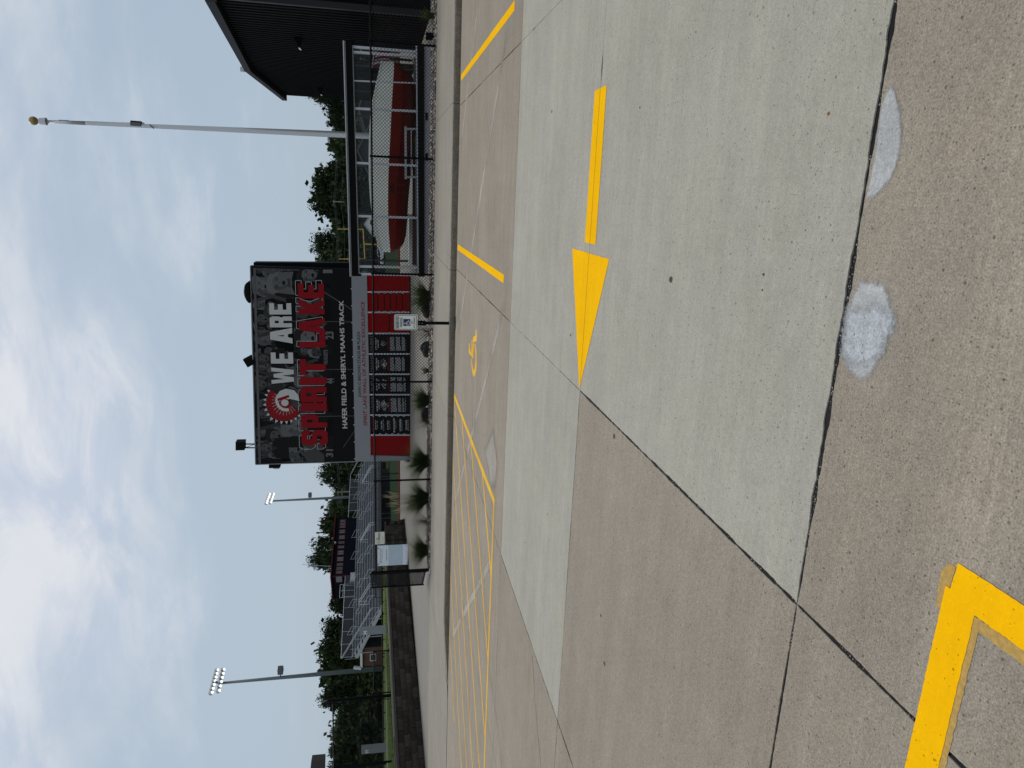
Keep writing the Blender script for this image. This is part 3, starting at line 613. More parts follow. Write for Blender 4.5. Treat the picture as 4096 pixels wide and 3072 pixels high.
for k in range(7000):
    x = R_.uniform(-10.35, 6.2); y = 17.82 + 1.5 * R_.random() ** 1.25
    s_ = R_.uniform(.018, .048); g_ = R_.choice([.07, .13, .22, .34, .44, .55, .20, .10]) ; w = R_.uniform(.9, 1.05)
    pebble(gr, (x, y, .125 + R_.uniform(0, .03)), s_ * R_.uniform(.8, 1.4), s_, s_ * .62, R_.uniform(0, 6.3), (g_ * 1.08, g_ * w * .96, g_ * w * .82))
tag(gr.build('gravel', vcol_mat('river gravel', .8)), kind='stuff')

# ================================================================== BLACK CHAIN LINK FENCE along the sidewalk
FY = 17.86
ZB, ZT = 0.13, 1.645
def mesh_panel(P, Q, z0, z1, pitch=0.080, r=0.0052, bow=0.0):
    """woven diamond wire between two verticals P,Q (plan points)"""
    P, Q = Vector((P[0], P[1], 0)), Vector((Q[0], Q[1], 0)); D = Q - P; Lh = D.length; d = D / Lh; nrm = Vector((-d.y, d.x, 0)); H = z1 - z0
    mb = MB()
    k = -int(H / pitch) - 1
    while k * pitch < Lh:
        for sgn in (1, -1):
            # wire u = u0 + (z) or u = u0 + (H - z)
            u0 = k * pitch; a, b = max(0, -u0), min(H, Lh - u0)
            if b - a < .01: continue
            def pt(t):
                z = t if sgn > 0 else H - t
                return P + d * (u0 + t) + nrm * (.004 * sgn) + Vector((0, 0, z0 + z))
            mb.tube(pt(a), pt(b), r, n=3, caps=False)
        k += 1
    return mb
post_px = [(1744, 185), (1734, 637), (1728, 1099), (1725, 1527), (1720, 1917)]
PX_ = [round(ony(x, y, FY).x, 3) for x, y in post_px]
PX_ = [PX_[0] + 2.9] + PX_
GX = ony(1715, 2279, FY).x
fence = thing('chain_link_fence', (-3, FY, 0.13), 'black chain link fence with diamond mesh along the back of the sidewalk', 'fence')
for x in PX_:
    mb = MB(); mb.tube((x, FY, .05), (x, FY, ZT), .026, n=10); mb.lathe((x, FY, ZT), [(.03, -.01), (.032, .01), (.024, .026), (0.0, .032)], 10); mb.build('post', M_BLK, fence)
mb = MB(); mb.tube((GX, FY, .05), (GX, FY, 1.73), .046, n=12); mb.lathe((GX, FY, 1.73), [(.05, -.01), (.05, .01), (.03, .035), (0, .042)], 12); mb.build('gate_post', M_BLK, fence)
allx = [PX_[0]] + PX_[1:] + [GX]
for a, b in zip(allx[:-1], allx[1:]):
    mb = mesh_panel((b, FY - .03), (a, FY - .03), ZB + .03, ZT + .02); mb.build('mesh_panel', M_WIRE, fence)
    mb = MB(); mb.tube((a, FY, ZT - .02), (b, FY, ZT - .02), .021, n=8); mb.build('top_rail', M_BLK, fence)
    mb = MB(); mb.tube((a, FY - .03, ZB + .06), (b, FY - .03, ZB + .06), .004, n=5); mb.build('tension_wire', M_WIRE, fence)

# signs on the fence
def sign_frame(Y, xl, xr, zb, zt):
    return lambda u, v, e=0.0: Vector((xl + (xr - xl) * u, Y - e, zb + (zt - zb) * v))
sy = FY - .055
xl, xr, zb, zt = rectY(1510, 1630.5, 2180, 2261, sy)
tsg = thing('fence_sign', ((xl + xr) / 2, sy, zb), 'large pale blue turf care sign tied to the fence beside the gate', 'sign')
f0 = sign_frame(sy, xl, xr, zb, zt)
mb = MB(); mb.box(xl, xr, sy, sy + .006, zb, zt); mb.build('sign_board', M_SIGNB, tsg)
mb = MB(); mb.quad(f0(0, .165, .002), f0(1, .165, .002), f0(1, .64, .002), f0(0, .64, .002)); mb.build('printed_panel', M_SIGNB2, tsg)
f1 = lambda u, v: f0(u, v, .004)
mb = MB(); put_text(mb, 'FieldTurf', f1, .30, .84, .865, .93, .004); mb.build('logo_text', mat('grey print 2', (.27, .31, .36), .6), tsg)
mb = MB()
ring = [(.20 + .065 * math.cos(t), .895 + .045 * math.sin(t)) for t in np.linspace(0, 6.283, 17)[:-1]]; rin = [(.20 + .045 * math.cos(t), .895 + .031 * math.sin(t)) for t in np.linspace(0, 6.283, 17)[:-1]]
mb.poly([ring, rin], f1); mb.poly([[(.165, .885), (.195, .875), (.235, .91), (.20, .905)]], f1); mb.build('logo_mark', mat('grey print 3', (.27, .31, .36), .6), tsg)
mb = MB(); put_text(mb, 'Protect Your Turf', f1, .26, .80, .685, .72, .012); mb.build('heading_text', M_BLKTXT, tsg)
mb = MB()
for k, ln in enumerate((.30, .58, .62, .50, .42, .58)):
    v = .58 - k * .07; mb.quad(f1(.18, v - .008), f1(.205, v - .008), f1(.205, v + .008), f1(.18, v + .008)); mb.quad(f1(.26, v - .008), f1(.26 + ln, v - .008), f1(.26 + ln, v + .006), f1(.26, v + .006))
mb.build('bullet_text', mat('faded print', (.50, .59, .65), .6), tsg)
mb = MB(); mb.quad(f1(.22, .045), f1(.76, .045), f1(.76, .055), f1(.22, .055)); mb.build('small_print', M_GREYTXT, tsg); mb = MB(); mb.quad(f1(.35, .832), f1(.82, .832), f1(.82, .842), f1(.35, .842)); mb.build('small_print', M_GREYTXT, tsg)
for u, v in ((.09, .97), (.87, .97), (.10, .03), (.93, .04)): mb = MB(); mb.obb(f1(u, v) - Vector((0, .01, 0)), (.004, 0, .02), (0, .006, 0), (.004, 0, -.001)); mb.build('zip_tie', M_BLK, tsg)
xl, xr, zb, zt = rectY(1500, 1538, 2128, 2177, sy)
ns = thing('fence_sign', ((xl + xr) / 2, sy, zb), 'small cream no smoking sign hung under the fence top rail', 'sign')
f0b = sign_frame(sy, xl, xr, zb, zt)
mb = MB(); mb.box(xl, xr, sy, sy + .006, zb, zt); mb.build('sign_board', M_SIGNY, ns)
f2 = lambda u, v: f0b(u, v, .004)
mb = MB(); put_text(mb, 'NO', f2, .38, .54, .72, .86, .03); put_text(mb, 'SMOKING', f2, .38, .94, .50, .66, .03); mb.build('sign_text', M_GREENTXT, ns)
mb = MB()
for v, a, b in ((.40, .06, .94), (.20, .10, .70), (.13, .10, .62)): mb.quad(f2(a, v - .012), f2(b, v - .012), f2(b, v + .012), f2(a, v + .012))
mb.build('small_print', M_GREYTXT, ns)
mb = MB(); mb.poly([[(.2 + .14 * math.cos(t), .66 + .17 * math.sin(t)) for t in np.linspace(0, 6.283, 17)[:-1]], [(.2 + .12 * math.cos(t), .66 + .145 * math.sin(t)) for t in np.linspace(0, 6.283, 17)[:-1]]], f2)
mb.quad(f2(.12, .58), f2(.26, .58), f2(.26, .61), f2(.12, .61)); mb.build('cigarette_mark', M_BLKTXT, ns)

# gate leaves
def gate(name, hinge, free, z0, z1, label, latch=True):
    g_ = thing(name, (hinge[0], hinge[1], .13), label, 'gate', 'chain link gate leaves')
    h, q = Vector((*hinge, 0)), Vector((*free, 0)); d = (q - h).normalized()
    for nm, p in (('hinge_stile', h + d * .03), ('latch_stile', q)):
        mb = MB(); mb.tube(p + Vector((0, 0, z0 - .05)), p + Vector((0, 0, z1 + .04)), .027, n=10); mb.build(nm, M_BLK, g_)
    for nm, z in (('top_rail', z1), ('bottom_rail', z0), ('middle_rail', (z0 + z1) / 2 + .1)):
        if nm == 'middle_rail': continue
        mb = MB(); mb.tube(h + Vector((0, 0, z)), q + Vector((0, 0, z)), .022, n=8); mb.build(nm, M_BLK, g_)
    mb = mesh_panel(h[:2], q[:2], z0, z1); mb.build('mesh_panel', M_WIRE, g_)
    mb = MB(); mb.obb(q + Vector((0, 0, (z0 + z1) / 2 + .12)), d * .07, d.cross(Vector((0, 0, 1))) * .04, (0, 0, .09)); mb.build('latch', M_BLK, g_)
    for z in (z0 + .2, z1 - .2):
        mb = MB(); mb.obb(h + Vector((0, 0, z)), d * .05, d.cross(Vector((0, 0, 1))) * .035, (0, 0, .03)); mb.build('hinge', M_BLK, g_)
    return g_
TP = onz(1671, 2772, .13)              # tall post
gf = onz(1689, 2338, .26)
gate('chain_link_gate', (GX - .06, FY + .05), (gf.x, gf.y), .26, 1.76, 'black chain link gate leaf swung open beside the pale blue sign')
lf = onz(1655, 2594, .16)
gate('chain_link_gate', (TP.x + .07, TP.y + .06), (lf.x, lf.y), .20, 1.80, 'black chain link gate leaf standing open against the dark block wall')

# ================================================================== RETAINING WALL of dark blocks, lawn above
WX = -17.85
slope = lambda y: 0.013 * (y - 18.5)
wallo = thing('retaining_wall', (WX, 25, .13), 'dark brown split face block retaining wall holding up the lawn', 'wall')
variants = []
for k in range(5):
    mb = MB(); r = random.Random(k); nx, nz = 4, 2
    # face towards +x, rough; length along y 0.58, height .205
    fr = {}
    vs = []; fs = []
    for i in range(nx + 1):
        for j in range(nz + 1):
            edge = i in (0, nx) or j in (0, nz)
            vs.append((r.uniform(-.004, .012) - (.012 if edge else 0), -.285 + .57 * i / nx, .205 * j / nz))
    for i in range(nx):
        for j in range(nz): a = i * (nz + 1) + j; fs.append((a, a + nz + 1, a + nz + 2, a + 1))
    mb.add(vs, fs)
    b = .25; mb.add([(-b, -.285, 0), (-b, .285, 0), (-b, .285, .205), (-b, -.285, .205), (-.012, -.285, 0), (-.012, .285, 0), (-.012, .285, .205), (-.012, -.285, .205)], [(3, 2, 1, 0), (0, 1, 5, 4), (2, 3, 7, 6), (0, 4, 7, 3), (1, 2, 6, 5)])
    variants.append(mb.mesh('block', M_BLOCK))
capm = MB(); capm.box(-.30, .035, -.285, .285, 0, .085); capm = capm.mesh('cap_block', M_CAP)
Y0 = 15.4
for c in range(4):
    y = Y0 + (c % 2) * .29 + R_.uniform(-.05, .05)
    while y < 36.2:
        o = link('block', variants[R_.randrange(5)], wallo); o.location = (WX - .018 * c, y, .10 + .212 * c + slope(y)); o.rotation_euler = (0.013, 0, R_.uniform(-.008, .008)); y += .58
y = Y0
while y < 36.2:
    o = link('cap_block', capm, wallo); o.location = (WX - .07, y, .10 + .848 + slope(y)); o.rotation_euler = (.013, 0, R_.uniform(-.01, .01)); y += .578
mb = MB(); y1_, y2_ = 15, 36.4
mb.hexa([(WX - .6, y1_, 0), (WX - .12, y1_, 0), (WX - .12, y2_, 0), (WX - .6, y2_, 0), (WX - .6, y1_, .93 + slope(y1_)), (WX - .12, y1_, .93 + slope(y1_)), (WX - .12, y2_, .93 + slope(y2_)), (WX - .6, y2_, .93 + slope(y2_))]); mb.build('core', M_BLOCK, wallo)
# end face of the wall, turning left
for c in range(5):
    for k in range(5):
        o = link('block' if c < 4 else 'cap_block', variants[(c + k) % 5] if c < 4 else capm, wallo)
        o.location = (WX - .35 - k * .58 - (c % 2) * .2, 36.5, .10 + .212 * c + slope(36)); o.rotation_euler = (0, 0, math.pi / 2 * -1)
LZ = lambda y: .985 + slope(min(y, 36))
lw = MB()
ys = [10, 14, 18, 22, 26, 30, 34, 36.9, 37.1, 45, 60, 80, 110, 140]
offs = [0, 1.3, 3.8, 10, 22, 52, 120]
XR = lambda y: WX - .42 if y < 37 else -.535 * y
vs = [(XR(y) - o_, y, LZ(y) + .05 * (1 - math.exp(-o_ / 2)) + .02 * noise.noise(Vector((o_, y, 0)))) for o_ in offs for y in ys]
lw.add(vs, [(i * len(ys) + j, i * len(ys) + j + 1, (i + 1) * len(ys) + j + 1, (i + 1) * len(ys) + j) for i in range(len(offs) - 1) for j in range(len(ys) - 1)])
bk = [(XR(y), y, LZ(y)) for y in ys[7:]] + [(XR(y) + .5, y, .05) for y in ys[7:]]; nb_ = len(ys) - 7
lw.add(bk, [(k, k + 1, nb_ + k + 1, nb_ + k) for k in range(nb_ - 1)])
tag(lw.build('lawn', M_GRASS), kind='structure')
mb = MB(); mb.hexa([(WX - .62, 14, LZ(14) - .1), (WX - .36, 14, LZ(14) - .1), (WX - .36, 36, LZ(36) - .1), (WX - .62, 36, LZ(36) - .1), (WX - .62, 14, LZ(14) + .09), (WX - .36, 14, LZ(14) + .09), (WX - .36, 36, LZ(36) + .09), (WX - .62, 36, LZ(36) + .09)])
tag(mb.build('mow_strip', M_PLAZA), kind='structure')
gs = MB()
for k in range(9000):
    y = R_.uniform(16, 36); x = WX - .66 - R_.random() ** 1.6 * 6; z = LZ(y) + .02; h = R_.uniform(.04, .10); a = R_.uniform(0, 6.3); w = .008
    gs.add([(x - w * math.cos(a), y - w * math.sin(a), z), (x + w * math.cos(a), y + w * math.sin(a), z), (x + R_.uniform(-.04, .04), y + R_.uniform(-.04, .04), z + h)], [(0, 1, 2)])
tag(gs.build('grass', M_GRASS), kind='stuff')

# tall fence above the wall
tf = thing('tall_fence', (TP.x, TP.y, .13), 'tall black chain link fence panel standing on the lawn behind the block wall', 'fence')
ttop = at(1316, 2788, at(1671, 2772, 1) .y * 0 + (Vector(TP) - Vector(O3)).dot(Vector(fwd)))
mb = MB(); mb.tube((TP.x, TP.y, .05), (TP.x, TP.y, ttop.z), .062, n=12); mb.lathe((TP.x, TP.y, ttop.z), [(.066, -.02), (.066, .02), (.03, .05), (0, .055)], 12); mb.build('tall_post', M_BLK, tf)
# second post stands nearer the camera, further left
d2 = 23.0
b2 = at(1560, 3046, d2); t2 = at(1337, 3062, d2)
mb = MB(); mb.tube((b2.x, b2.y, b2.z - .05), (b2.x, b2.y, t2.z), .035, n=10); mb.build('end_post', M_BLK, tf)
zt_ = ttop.z - .18
mb = MB(); mb.tube((TP.x, TP.y, zt_), (b2.x, b2.y, t2.z - .01), .024, n=8); mb.build('top_rail', M_BLK, tf)
mb = mesh_panel((b2.x, b2.y), (TP.x - .08, TP.y), LZ(20) + .06, min(zt_, t2.z) - .01); mb.build('mesh_panel', M_WIRE, tf)
mb = MB(); mb.tube((TP.x - .13, TP.y - .02, LZ(22)), (TP.x - .13, TP.y - .02, zt_), .012, n=6); mb.build('tension_bar', M_BLK, tf)
b3 = b2 + (Vector((b2.x, b2.y, 0)) - Vector((TP.x, TP.y, 0)))
mb = mesh_panel((b3.x, b3.y), (b2.x, b2.y), LZ(20) + .06, t2.z - .02); mb.build('mesh_panel', M_WIRE, tf)
mb = MB(); mb.tube((b2.x, b2.y, t2.z - .01), (b3.x, b3.y, t2.z - .01), .024, n=8); mb.build('top_rail', M_BLK, tf)

# handrail in front of the wall's far end
hr = thing('handrail', onz(1625, 2150, .13), 'black pipe handrail at the far end of the block wall', 'railing')
p = [at(1538, 2195, 36), at(1546, 2165, 35.5), at(1543, 2140, 35.3), at(1580, 2138, 35.3), at(1578, 2162, 35.5)]
for a, b in ((at(1500, 2230, 36.5), p[1]), (p[1], p[2]), (p[2], p[3]), (p[3], p[4])): 
    mb = MB(); mb.tube(a, b, .026, n=8); mb.build('rail', M_BLK, hr)
q = at(1544, 2162, 35.5)
mb = MB(); mb.tube(q, (q.x, q.y, .1), .026, n=8); mb.build('post', M_BLK, hr)
mb = MB(); mb.tube(p[4], at(1560, 2200, 36.3), .024, n=8); mb.build('rail', M_BLK, hr)

# black 4-rail fence at the far edge of the plaza and along the field
ff = thing('field_fence', (-15, 46, .13), 'low black pipe fence between the plaza and the running track', 'fence')
Z2 = 1.40; xs_ = [ony(1602, y, 46).x for y in (1693, 1893, 2093)]
dx = xs_[0] - xs_[1]
for k in range(-8, 9):
    x = xs_[1] + k * dx; mb = MB(); mb.tube((x, 46, .05), (x, 46, Z2), .035, n=8); mb.build('post', M_BLK, ff)
for nm, z, r in (('top_rail', Z2, .035), ('bottom_rail', .19, .025)):
    mb = MB(); mb.tube((xs_[1] - 8 * dx, 46, z), (xs_[1] + 8 * dx, 46, z), r, n=8); mb.build(nm, M_BLK, ff)
lf2 = thing('field_fence', at(1545, 2700, 48), 'long low black pipe fence crossing the lawn in front of the trees', 'fence')
A_, B_ = at(1526, 2360, 50), at(1536, 3090, 40)
for t in np.linspace(0, 1.12, 15):
    p = A_.lerp(B_, t); z0 = LZ(40) - .05; mb = MB(); mb.tube((p.x, p.y, z0), (p.x, p.y, p.z + .0), .03, n=6); mb.build('post', M_BLK, lf2)
for dz in (0, -.22):
    e = A_ + (B_ - A_) * 1.12; mb = MB(); mb.tube(A_ + Vector((0, 0, dz)), e + Vector((0, 0, dz)), .028, n=6); mb.build('rail', M_BLK, lf2)
wl = MB(); a, b = at(1541, 2300, 46), at(1549, 3100, 33); wl.bar(a, b, .10, .06); tag(wl.build('lawn_curb', mat('pale curb', (.48, .48, .40), .8)), kind='structure')

# track, turf
tr = MB(); tr.quad((-60, 46.6, .118), (60, 46.6, .118), (60, 95, .118), (-60, 95, .118)); tag(tr.build('track_apron', M_TURF), kind='structure')
tr = MB(); tr.quad((-60, 47.2, .123), (60, 47.2, .123), (60, 50.6, .123), (-60, 50.6, .123)); tag(tr.build('red_track_lane', M_REDTRK), kind='structure')
tr = MB(); tr.quad((-60, 95, .118), (60, 95, .118), (60, 108, .118), (-60, 108, .118)); tag(tr.build('running_track', M_TRACK), kind='structure')
tr = MB(); tr.quad((-30, 108, .118), (60, 108, .118), (60, 190, .118), (-30, 190, .118)); tag(tr.build('turf_field', M_TURF), kind='structure')
# ================================================================== SCOREBOARD WALL (banner, fascia, honour panels)
SY = 30.6
sbx = ony(1640, 1470, SY)
sb = thing('scoreboard_wall', (sbx.x, SY, .13), 'tall black stadium banner with a red and grey honour wall below it', 'scoreboard')
def quadmap(BL, BR, TL, TR, Y):
    a, b, c, d = [np.array(ony(*p, Y)) for p in (BL, BR, TL, TR)]
    def f(u, v, e=0.0):
        p = (a * (1 - u) + b * u) * (1 - v) + (c * (1 - u) + d * u) * v
        return Vector((p[0], p[1] - e, p[2]))
    return f
def panelY(mb, BL, BR, TL, TR, Y, depth, mi=0):
    a, b, c, d = [ony(*p, Y) for p in (BL, BR, TL, TR)]; e = Vector((0, depth, 0))
    mb.hexa([a, b, b + e, a + e, c, d, d + e, c + e], mi)
BN = ((1421, 1845), (1406, 1076), (1022, 1857), (1000, 1064))
mb = MB(); panelY(mb, *BN, SY, .35); mb.build('banner', M_BANNER, sb)
mb = MB(); panelY(mb, (1421, 1845), (1421, 1848), (1022, 1857), (1022, 1860), SY - .01, .38); panelY(mb, (1024, 1857), (1003, 1064), (1020, 1857), (999, 1064), SY - .012, .38); mb.build('edge_trim', M_GREYBAND, sb)
mb = MB(); panelY(mb, (1420, 1074), (1415, 1052), (1014, 1064), (1014, 1050), SY + .45, .6); mb.build('cabinet_back', M_BLK2, sb)
fb = quadmap(*BN, SY)
bx = lambda y: (1851 - y) / (1851 - 1070)                       # photo row -> u on banner
# --- printed crowd: grey photo figures
cp = MB()
def ell(cx, cy, rx, ry, n=14, a=0.0):
    ca, sa = math.cos(a), math.sin(a)
    return [(cx + rx * math.cos(t) * ca - ry * math.sin(t) * sa, cy + (rx * math.cos(t) * sa + ry * math.sin(t) * ca)) for t in [2 * math.pi * k / n for k in range(n)]]
AS = 1.93                                                       # banner width / height
lay = [0]
def pr(loop, g_, dz=0.0):
    if g_ is None: return
    lay[0] += 1; e = .004 + lay[0] * .000018
    cp.poly([[(min(max(u, .004), .992), min(max(v, .004), .985)) for u, v in loop]], lambda u, v: fb(u, v, e), 0, g_)
def fig(u, v, s_, g_, hair, tilt=0.0, shout=True, arm=0):
    s_ = s_ * .5; w = s_ / AS
    body = R_.choice([.006, .009, .015, .03, .06])
    pr([(u - w * 1.7, v - s_ * 3.6), (u - w * 1.6, v - s_ * 1.6), (u - w * .5, v - s_ * 1.0), (u + w * .5, v - s_ * 1.0), (u + w * 1.6, v - s_ * 1.6), (u + w * 1.8, v - s_ * 3.6)], body)
    pr([(u - w * .5, v - s_ * .9), (u, v - s_ * 1.9), (u + w * .5, v - s_ * .9)], body * 2.2)
    if arm:
        x = u + arm * w * 1.5
        pr([(x - w * .3, v - s_ * 2.2), (x + w * .3, v - s_ * 2.2), (x + arm * w * .9 + w * .22, v + s_ * 1.2), (x + arm * w * .9 - w * .22, v + s_ * 1.2)], g_ * .7)
        pr(ell(x + arm * w * .95, v + s_ * 1.4, w * .38, s_ * .38, 9), g_ * .9)
    pr(ell(u, v + s_ * .15, w * 1.0, s_ * 1.14, 14, tilt), hair)
    if hair > .08: pr([(u - w, v), (u - w * 1.15, v - s_ * 1.7), (u - w * .4, v - s_ * 1.4), (u + w * .4, v - s_ * 1.4), (u + w * 1.1, v - s_ * 1.6), (u + w, v)], hair * .8)
    pr([(u - w * .32, v - s_ * .6), (u + w * .32, v - s_ * .6), (u + w * .45, v - s_ * 1.25), (u - w * .45, v - s_ * 1.25)], g_ * .55)
    pr([(u - w * .66, v + s_ * .75), (u - w * .74, v), (u - w * .58, v - s_ * .62), (u - w * .2, v - s_ * .98), (u + w * .2, v - s_ * .98), (u + w * .58, v - s_ * .62), (u + w * .74, v), (u + w * .66, v + s_ * .75)], g_ * 1.25)
    pr([(u - w * .66, v + s_ * .75), (u - w * .74, v), (u - w * .58, v - s_ * .62), (u - w * .2, v - s_ * .98), (u - w * .12, v - s_ * .9), (u - w * .38, v - s_ * .3), (u - w * .34, v + s_ * .5)], g_ * .8)
    pr([(u - w * .86, v + s_ * .1), (u - w * .62, v + s_ * .42), (u - w * .1, v + s_ * .66), (u + w * .35, v + s_ * .60), (u + w * .70, v + s_ * .30), (u + w * .86, v + s_ * .1), (u + w * .8, v + s_ * .9), (u, v + s_ * 1.24), (u - w * .8, v + s_ * .9)], hair)
    for k in (-1, 1):
        pr([(u + k * w * .34 - w * .17, v + s_ * .17), (u + k * w * .34 + w * .17, v + s_ * .17), (u + k * w * .34 + w * .14, v + s_ * .06), (u + k * w * .34 - w * .14, v + s_ * .06)], g_ * .3)
        pr([(u + k * w * .34 - w * .2, v + s_ * .33), (u + k * w * .34 + w * .2, v + s_ * .33), (u + k * w * .34 + w * .2, v + s_ * .26), (u + k * w * .34 - w * .2, v + s_ * .26)], g_ * .5)
    pr([(u + w * .02, v + s_ * .1), (u + w * .13, v - s_ * .22), (u - w * .1, v - s_ * .22)], g_ * .85)
    pr(ell(u, v - s_ * .56, w * .22, s_ * (.17 if shout else .05), 10), .012 if shout else g_ * .45)
for r_, vv in enumerate((.93, .83, .73, .62, .50, .38)):
    n = 13 if r_ < 3 else 11
    for k in range(n):
        u = (k + .5 + R_.uniform(-.35, .35)) / n; s_ = R_.uniform(.085, .125) * (1 if r_ < 4 else 1.15)
        fig(u, vv + R_.uniform(-.03, .02), s_, R_.uniform(.040, .085) * (1 - .12 * max(0, r_ - 3)), R_.choice([.008, .012, .02, .05, .10, .13]), R_.uniform(-.3, .3), R_.random() < .6, R_.choice([0, 0, 1, -1]))
for u, v, s_, g_, h, t in ((.075, .62, .17, .085, .06, .2), (.15, .80, .15, .06, .02, -.2), (.20, .62, .20, .10, .11, .3), (.085, .90, .13, .06, .03, 0), (.27, .90, .14, .055, .015, 0), (.905, .90, .17, .10, .12, -.3), (.925, .73, .19, .085, .13, .2), (.965, .44, .18, .085, .02, .2), (.655, .46, .20, .10, .02, -.2), (.655, .86, .15, .085, .08, .1), (.745, .90, .14, .06, .01, 0), (.79, .80, .13, .075, .04, .2), (.42, .93, .12, .06, .05, 0), (.55, .90, .12, .06, .03, 0)):
    fig(u, v, s_, g_, h, t, True, R_.choice([0, 1, -1]))
for k in range(30):                                             # dark fade to the foot of the print, and cloth folds
    u = R_.uniform(.02, .98); pr([(u - .05, .0), (u + .05, .0), (u + .03, .30 + R_.uniform(-.06, .10)), (u - .03, .28 + R_.uniform(-.06, .10))], R_.uniform(.008, .016))
pr([(0.005, 0.004), (.99, .004), (.99, .22), (0.005, .22)], .011)
pr([(0.004, .945), (.992, .945), (.992, .968), (0.004, .968)], .10)
cp.build('crowd_print', M_PRINT, sb)
ECR = .040
# seams and brace lines
mb = MB()
for y in (1273, 1463, 1655):
    u = bx(y); mb.quad(fb(u - .0018, .0, ECR), fb(u + .0018, .0, ECR), fb(u + .0018, .97, ECR), fb(u - .0018, .97, ECR))
for (a, b) in (((.90, .33), (.80, .0)), ((.08, .12), (.17, .0))):
    mb.quad(fb(a[0] - .003, a[1], ECR), fb(a[0] + .003, a[1], ECR), fb(b[0] + .003, b[1], ECR), fb(b[0] - .003, b[1], ECR))
mb.build('seam', mat('dull seam', (.05, .048, .045), .6), sb)
LET = {'E': ([[(0, 0), (1, 0), (1, .22), (.42, .22), (.42, .39), (.9, .39), (.9, .61), (.42, .61), (.42, .78), (1, .78), (1, 1), (0, 1)]]),
 'L': [[(0, 0), (1, 0), (1, .24), (.42, .24), (.42, 1), (0, 1)]], 'I': [[(0, 0), (1, 0), (1, 1), (0, 1)]],
 'T': [[(.3, 0), (.7, 0), (.7, .76), (1, .76), (1, 1), (0, 1), (0, .76), (.3, .76)]],
 'P': [[(0, 0), (.4, 0), (.4, .34), (.86, .34), (1, .46), (1, .88), (.86, 1), (0, 1)], [(.4, .56), (.4, .77), (.62, .77), (.62, .56)]],
 'R': [[(0, 0), (.38, 0), (.38, .38), (.62, .38), (.62, 0), (1, 0), (1, .36), (.9, .47), (1, .58), (1, .88), (.86, 1), (0, 1)], [(.38, .59), (.38, .77), (.62, .77), (.62, .59)]],
 'A': [[(0, 0), (.34, 0), (.40, .2), (.60, .2), (.66, 0), (1, 0), (.74, 1), (.26, 1)], [(.45, .38), (.5, .70), (.55, .38)]],
 'K': [[(0, 0), (.38, 0), (.38, .34), (.60, 0), (1, 0), (.68, .5), (1, 1), (.60, 1), (.38, .64), (.38, 1), (0, 1)]],
 'W': [[(.14, 0), (.40, 0), (.5, .52), (.60, 0), (.86, 0), (1, 1), (.77, 1), (.71, .42), (.60, .9), (.40, .9), (.29, .42), (.23, 1), (0, 1)]],
 'S': [[(0, .14), (.14, 0), (.86, 0), (1, .14), (1, .46), (.86, .6), (.38, .6), (.38, .78), (.62, .78), (.62, .68), (1, .68), (1, .86), (.86, 1), (.14, 1), (0, .86), (0, .54), (.14, .4), (.62, .4), (.62, .22), (.38, .22), (.38, .32), (0, .32)]]}
def letter(ch, xt, xb, yl, yr, e, m, name='letter', parent=sb):
    """block letter between photo columns xt (top) / xb (foot) and rows yl (left) / yr (right)"""
    f = quadmap((xb[0], yl), (xb[1], yr), (xt[0], yl), (xt[1], yr), SY)
    mb = MB(); mb.poly(LET[ch], lambda u, v: f(u, v, e)); return mb.build(name, m, parent), f
def outline(ch, f, du, dv, e, w, mb):
    for lp in LET[ch][:1]:
        for (a, b) in zip(lp, lp[1:] + lp[:1]):
            p, q = f(a[0] + du, a[1] + dv, e), f(b[0] + du, b[1] + dv, e); d = (q - p)
            if d.length < 1e-4: continue
            n = Vector((-d.z, 0, d.x)).normalized() * w; t = d.normalized() * w
            mb.quad(p - n - t, q - n + t, q + n + t, p + n - t)
lin = lambda y, y0, a0, y1, a1: a0 + (a1 - a0) * (y - y0) / (y1 - y0)
for ch, yl, yr in (('W', 1534, 1469), ('E', 1453, 1409), ('A', 1373, 1311), ('R', 1308.5, 1265), ('E', 1257, 1212)):
    xt = [lin(y, 1534, 1087, 1212, 1077) for y in (yl, yr)]; xb = [lin(y, 1534, 1177, 1212, 1165) for y in (yl, yr)]
    letter(ch, xt, xb, yl, yr, .048, M_WHTTXT)
om = MB()
for ch, yl, yr in (('S', 1779, 1718), ('P', 1709, 1657), ('I', 1643, 1611), ('R', 1607, 1546), ('I', 1537, 1508), ('T', 1499, 1435), ('L', 1389, 1335), ('A', 1336, 1272), ('K', 1256, 1198), ('E', 1193, 1134)):
    xt = [lin(y, 1779, 1207, 1134, 1191) for y in (yl, yr)]; xb = [lin(y, 1779, 1312, 1134, 1296) for y in (yl, yr)]
    o, f = letter(ch, xt, xb, yl, yr, .052, M_REDTXT)
    s_ = lin(yl, 1779, -.36, 1134, .34); outline(ch, f, s_ * 46 / max(30, yl - yr), .085, .046, .008, om)
om.build('letter_outline', M_OUTL, sb)
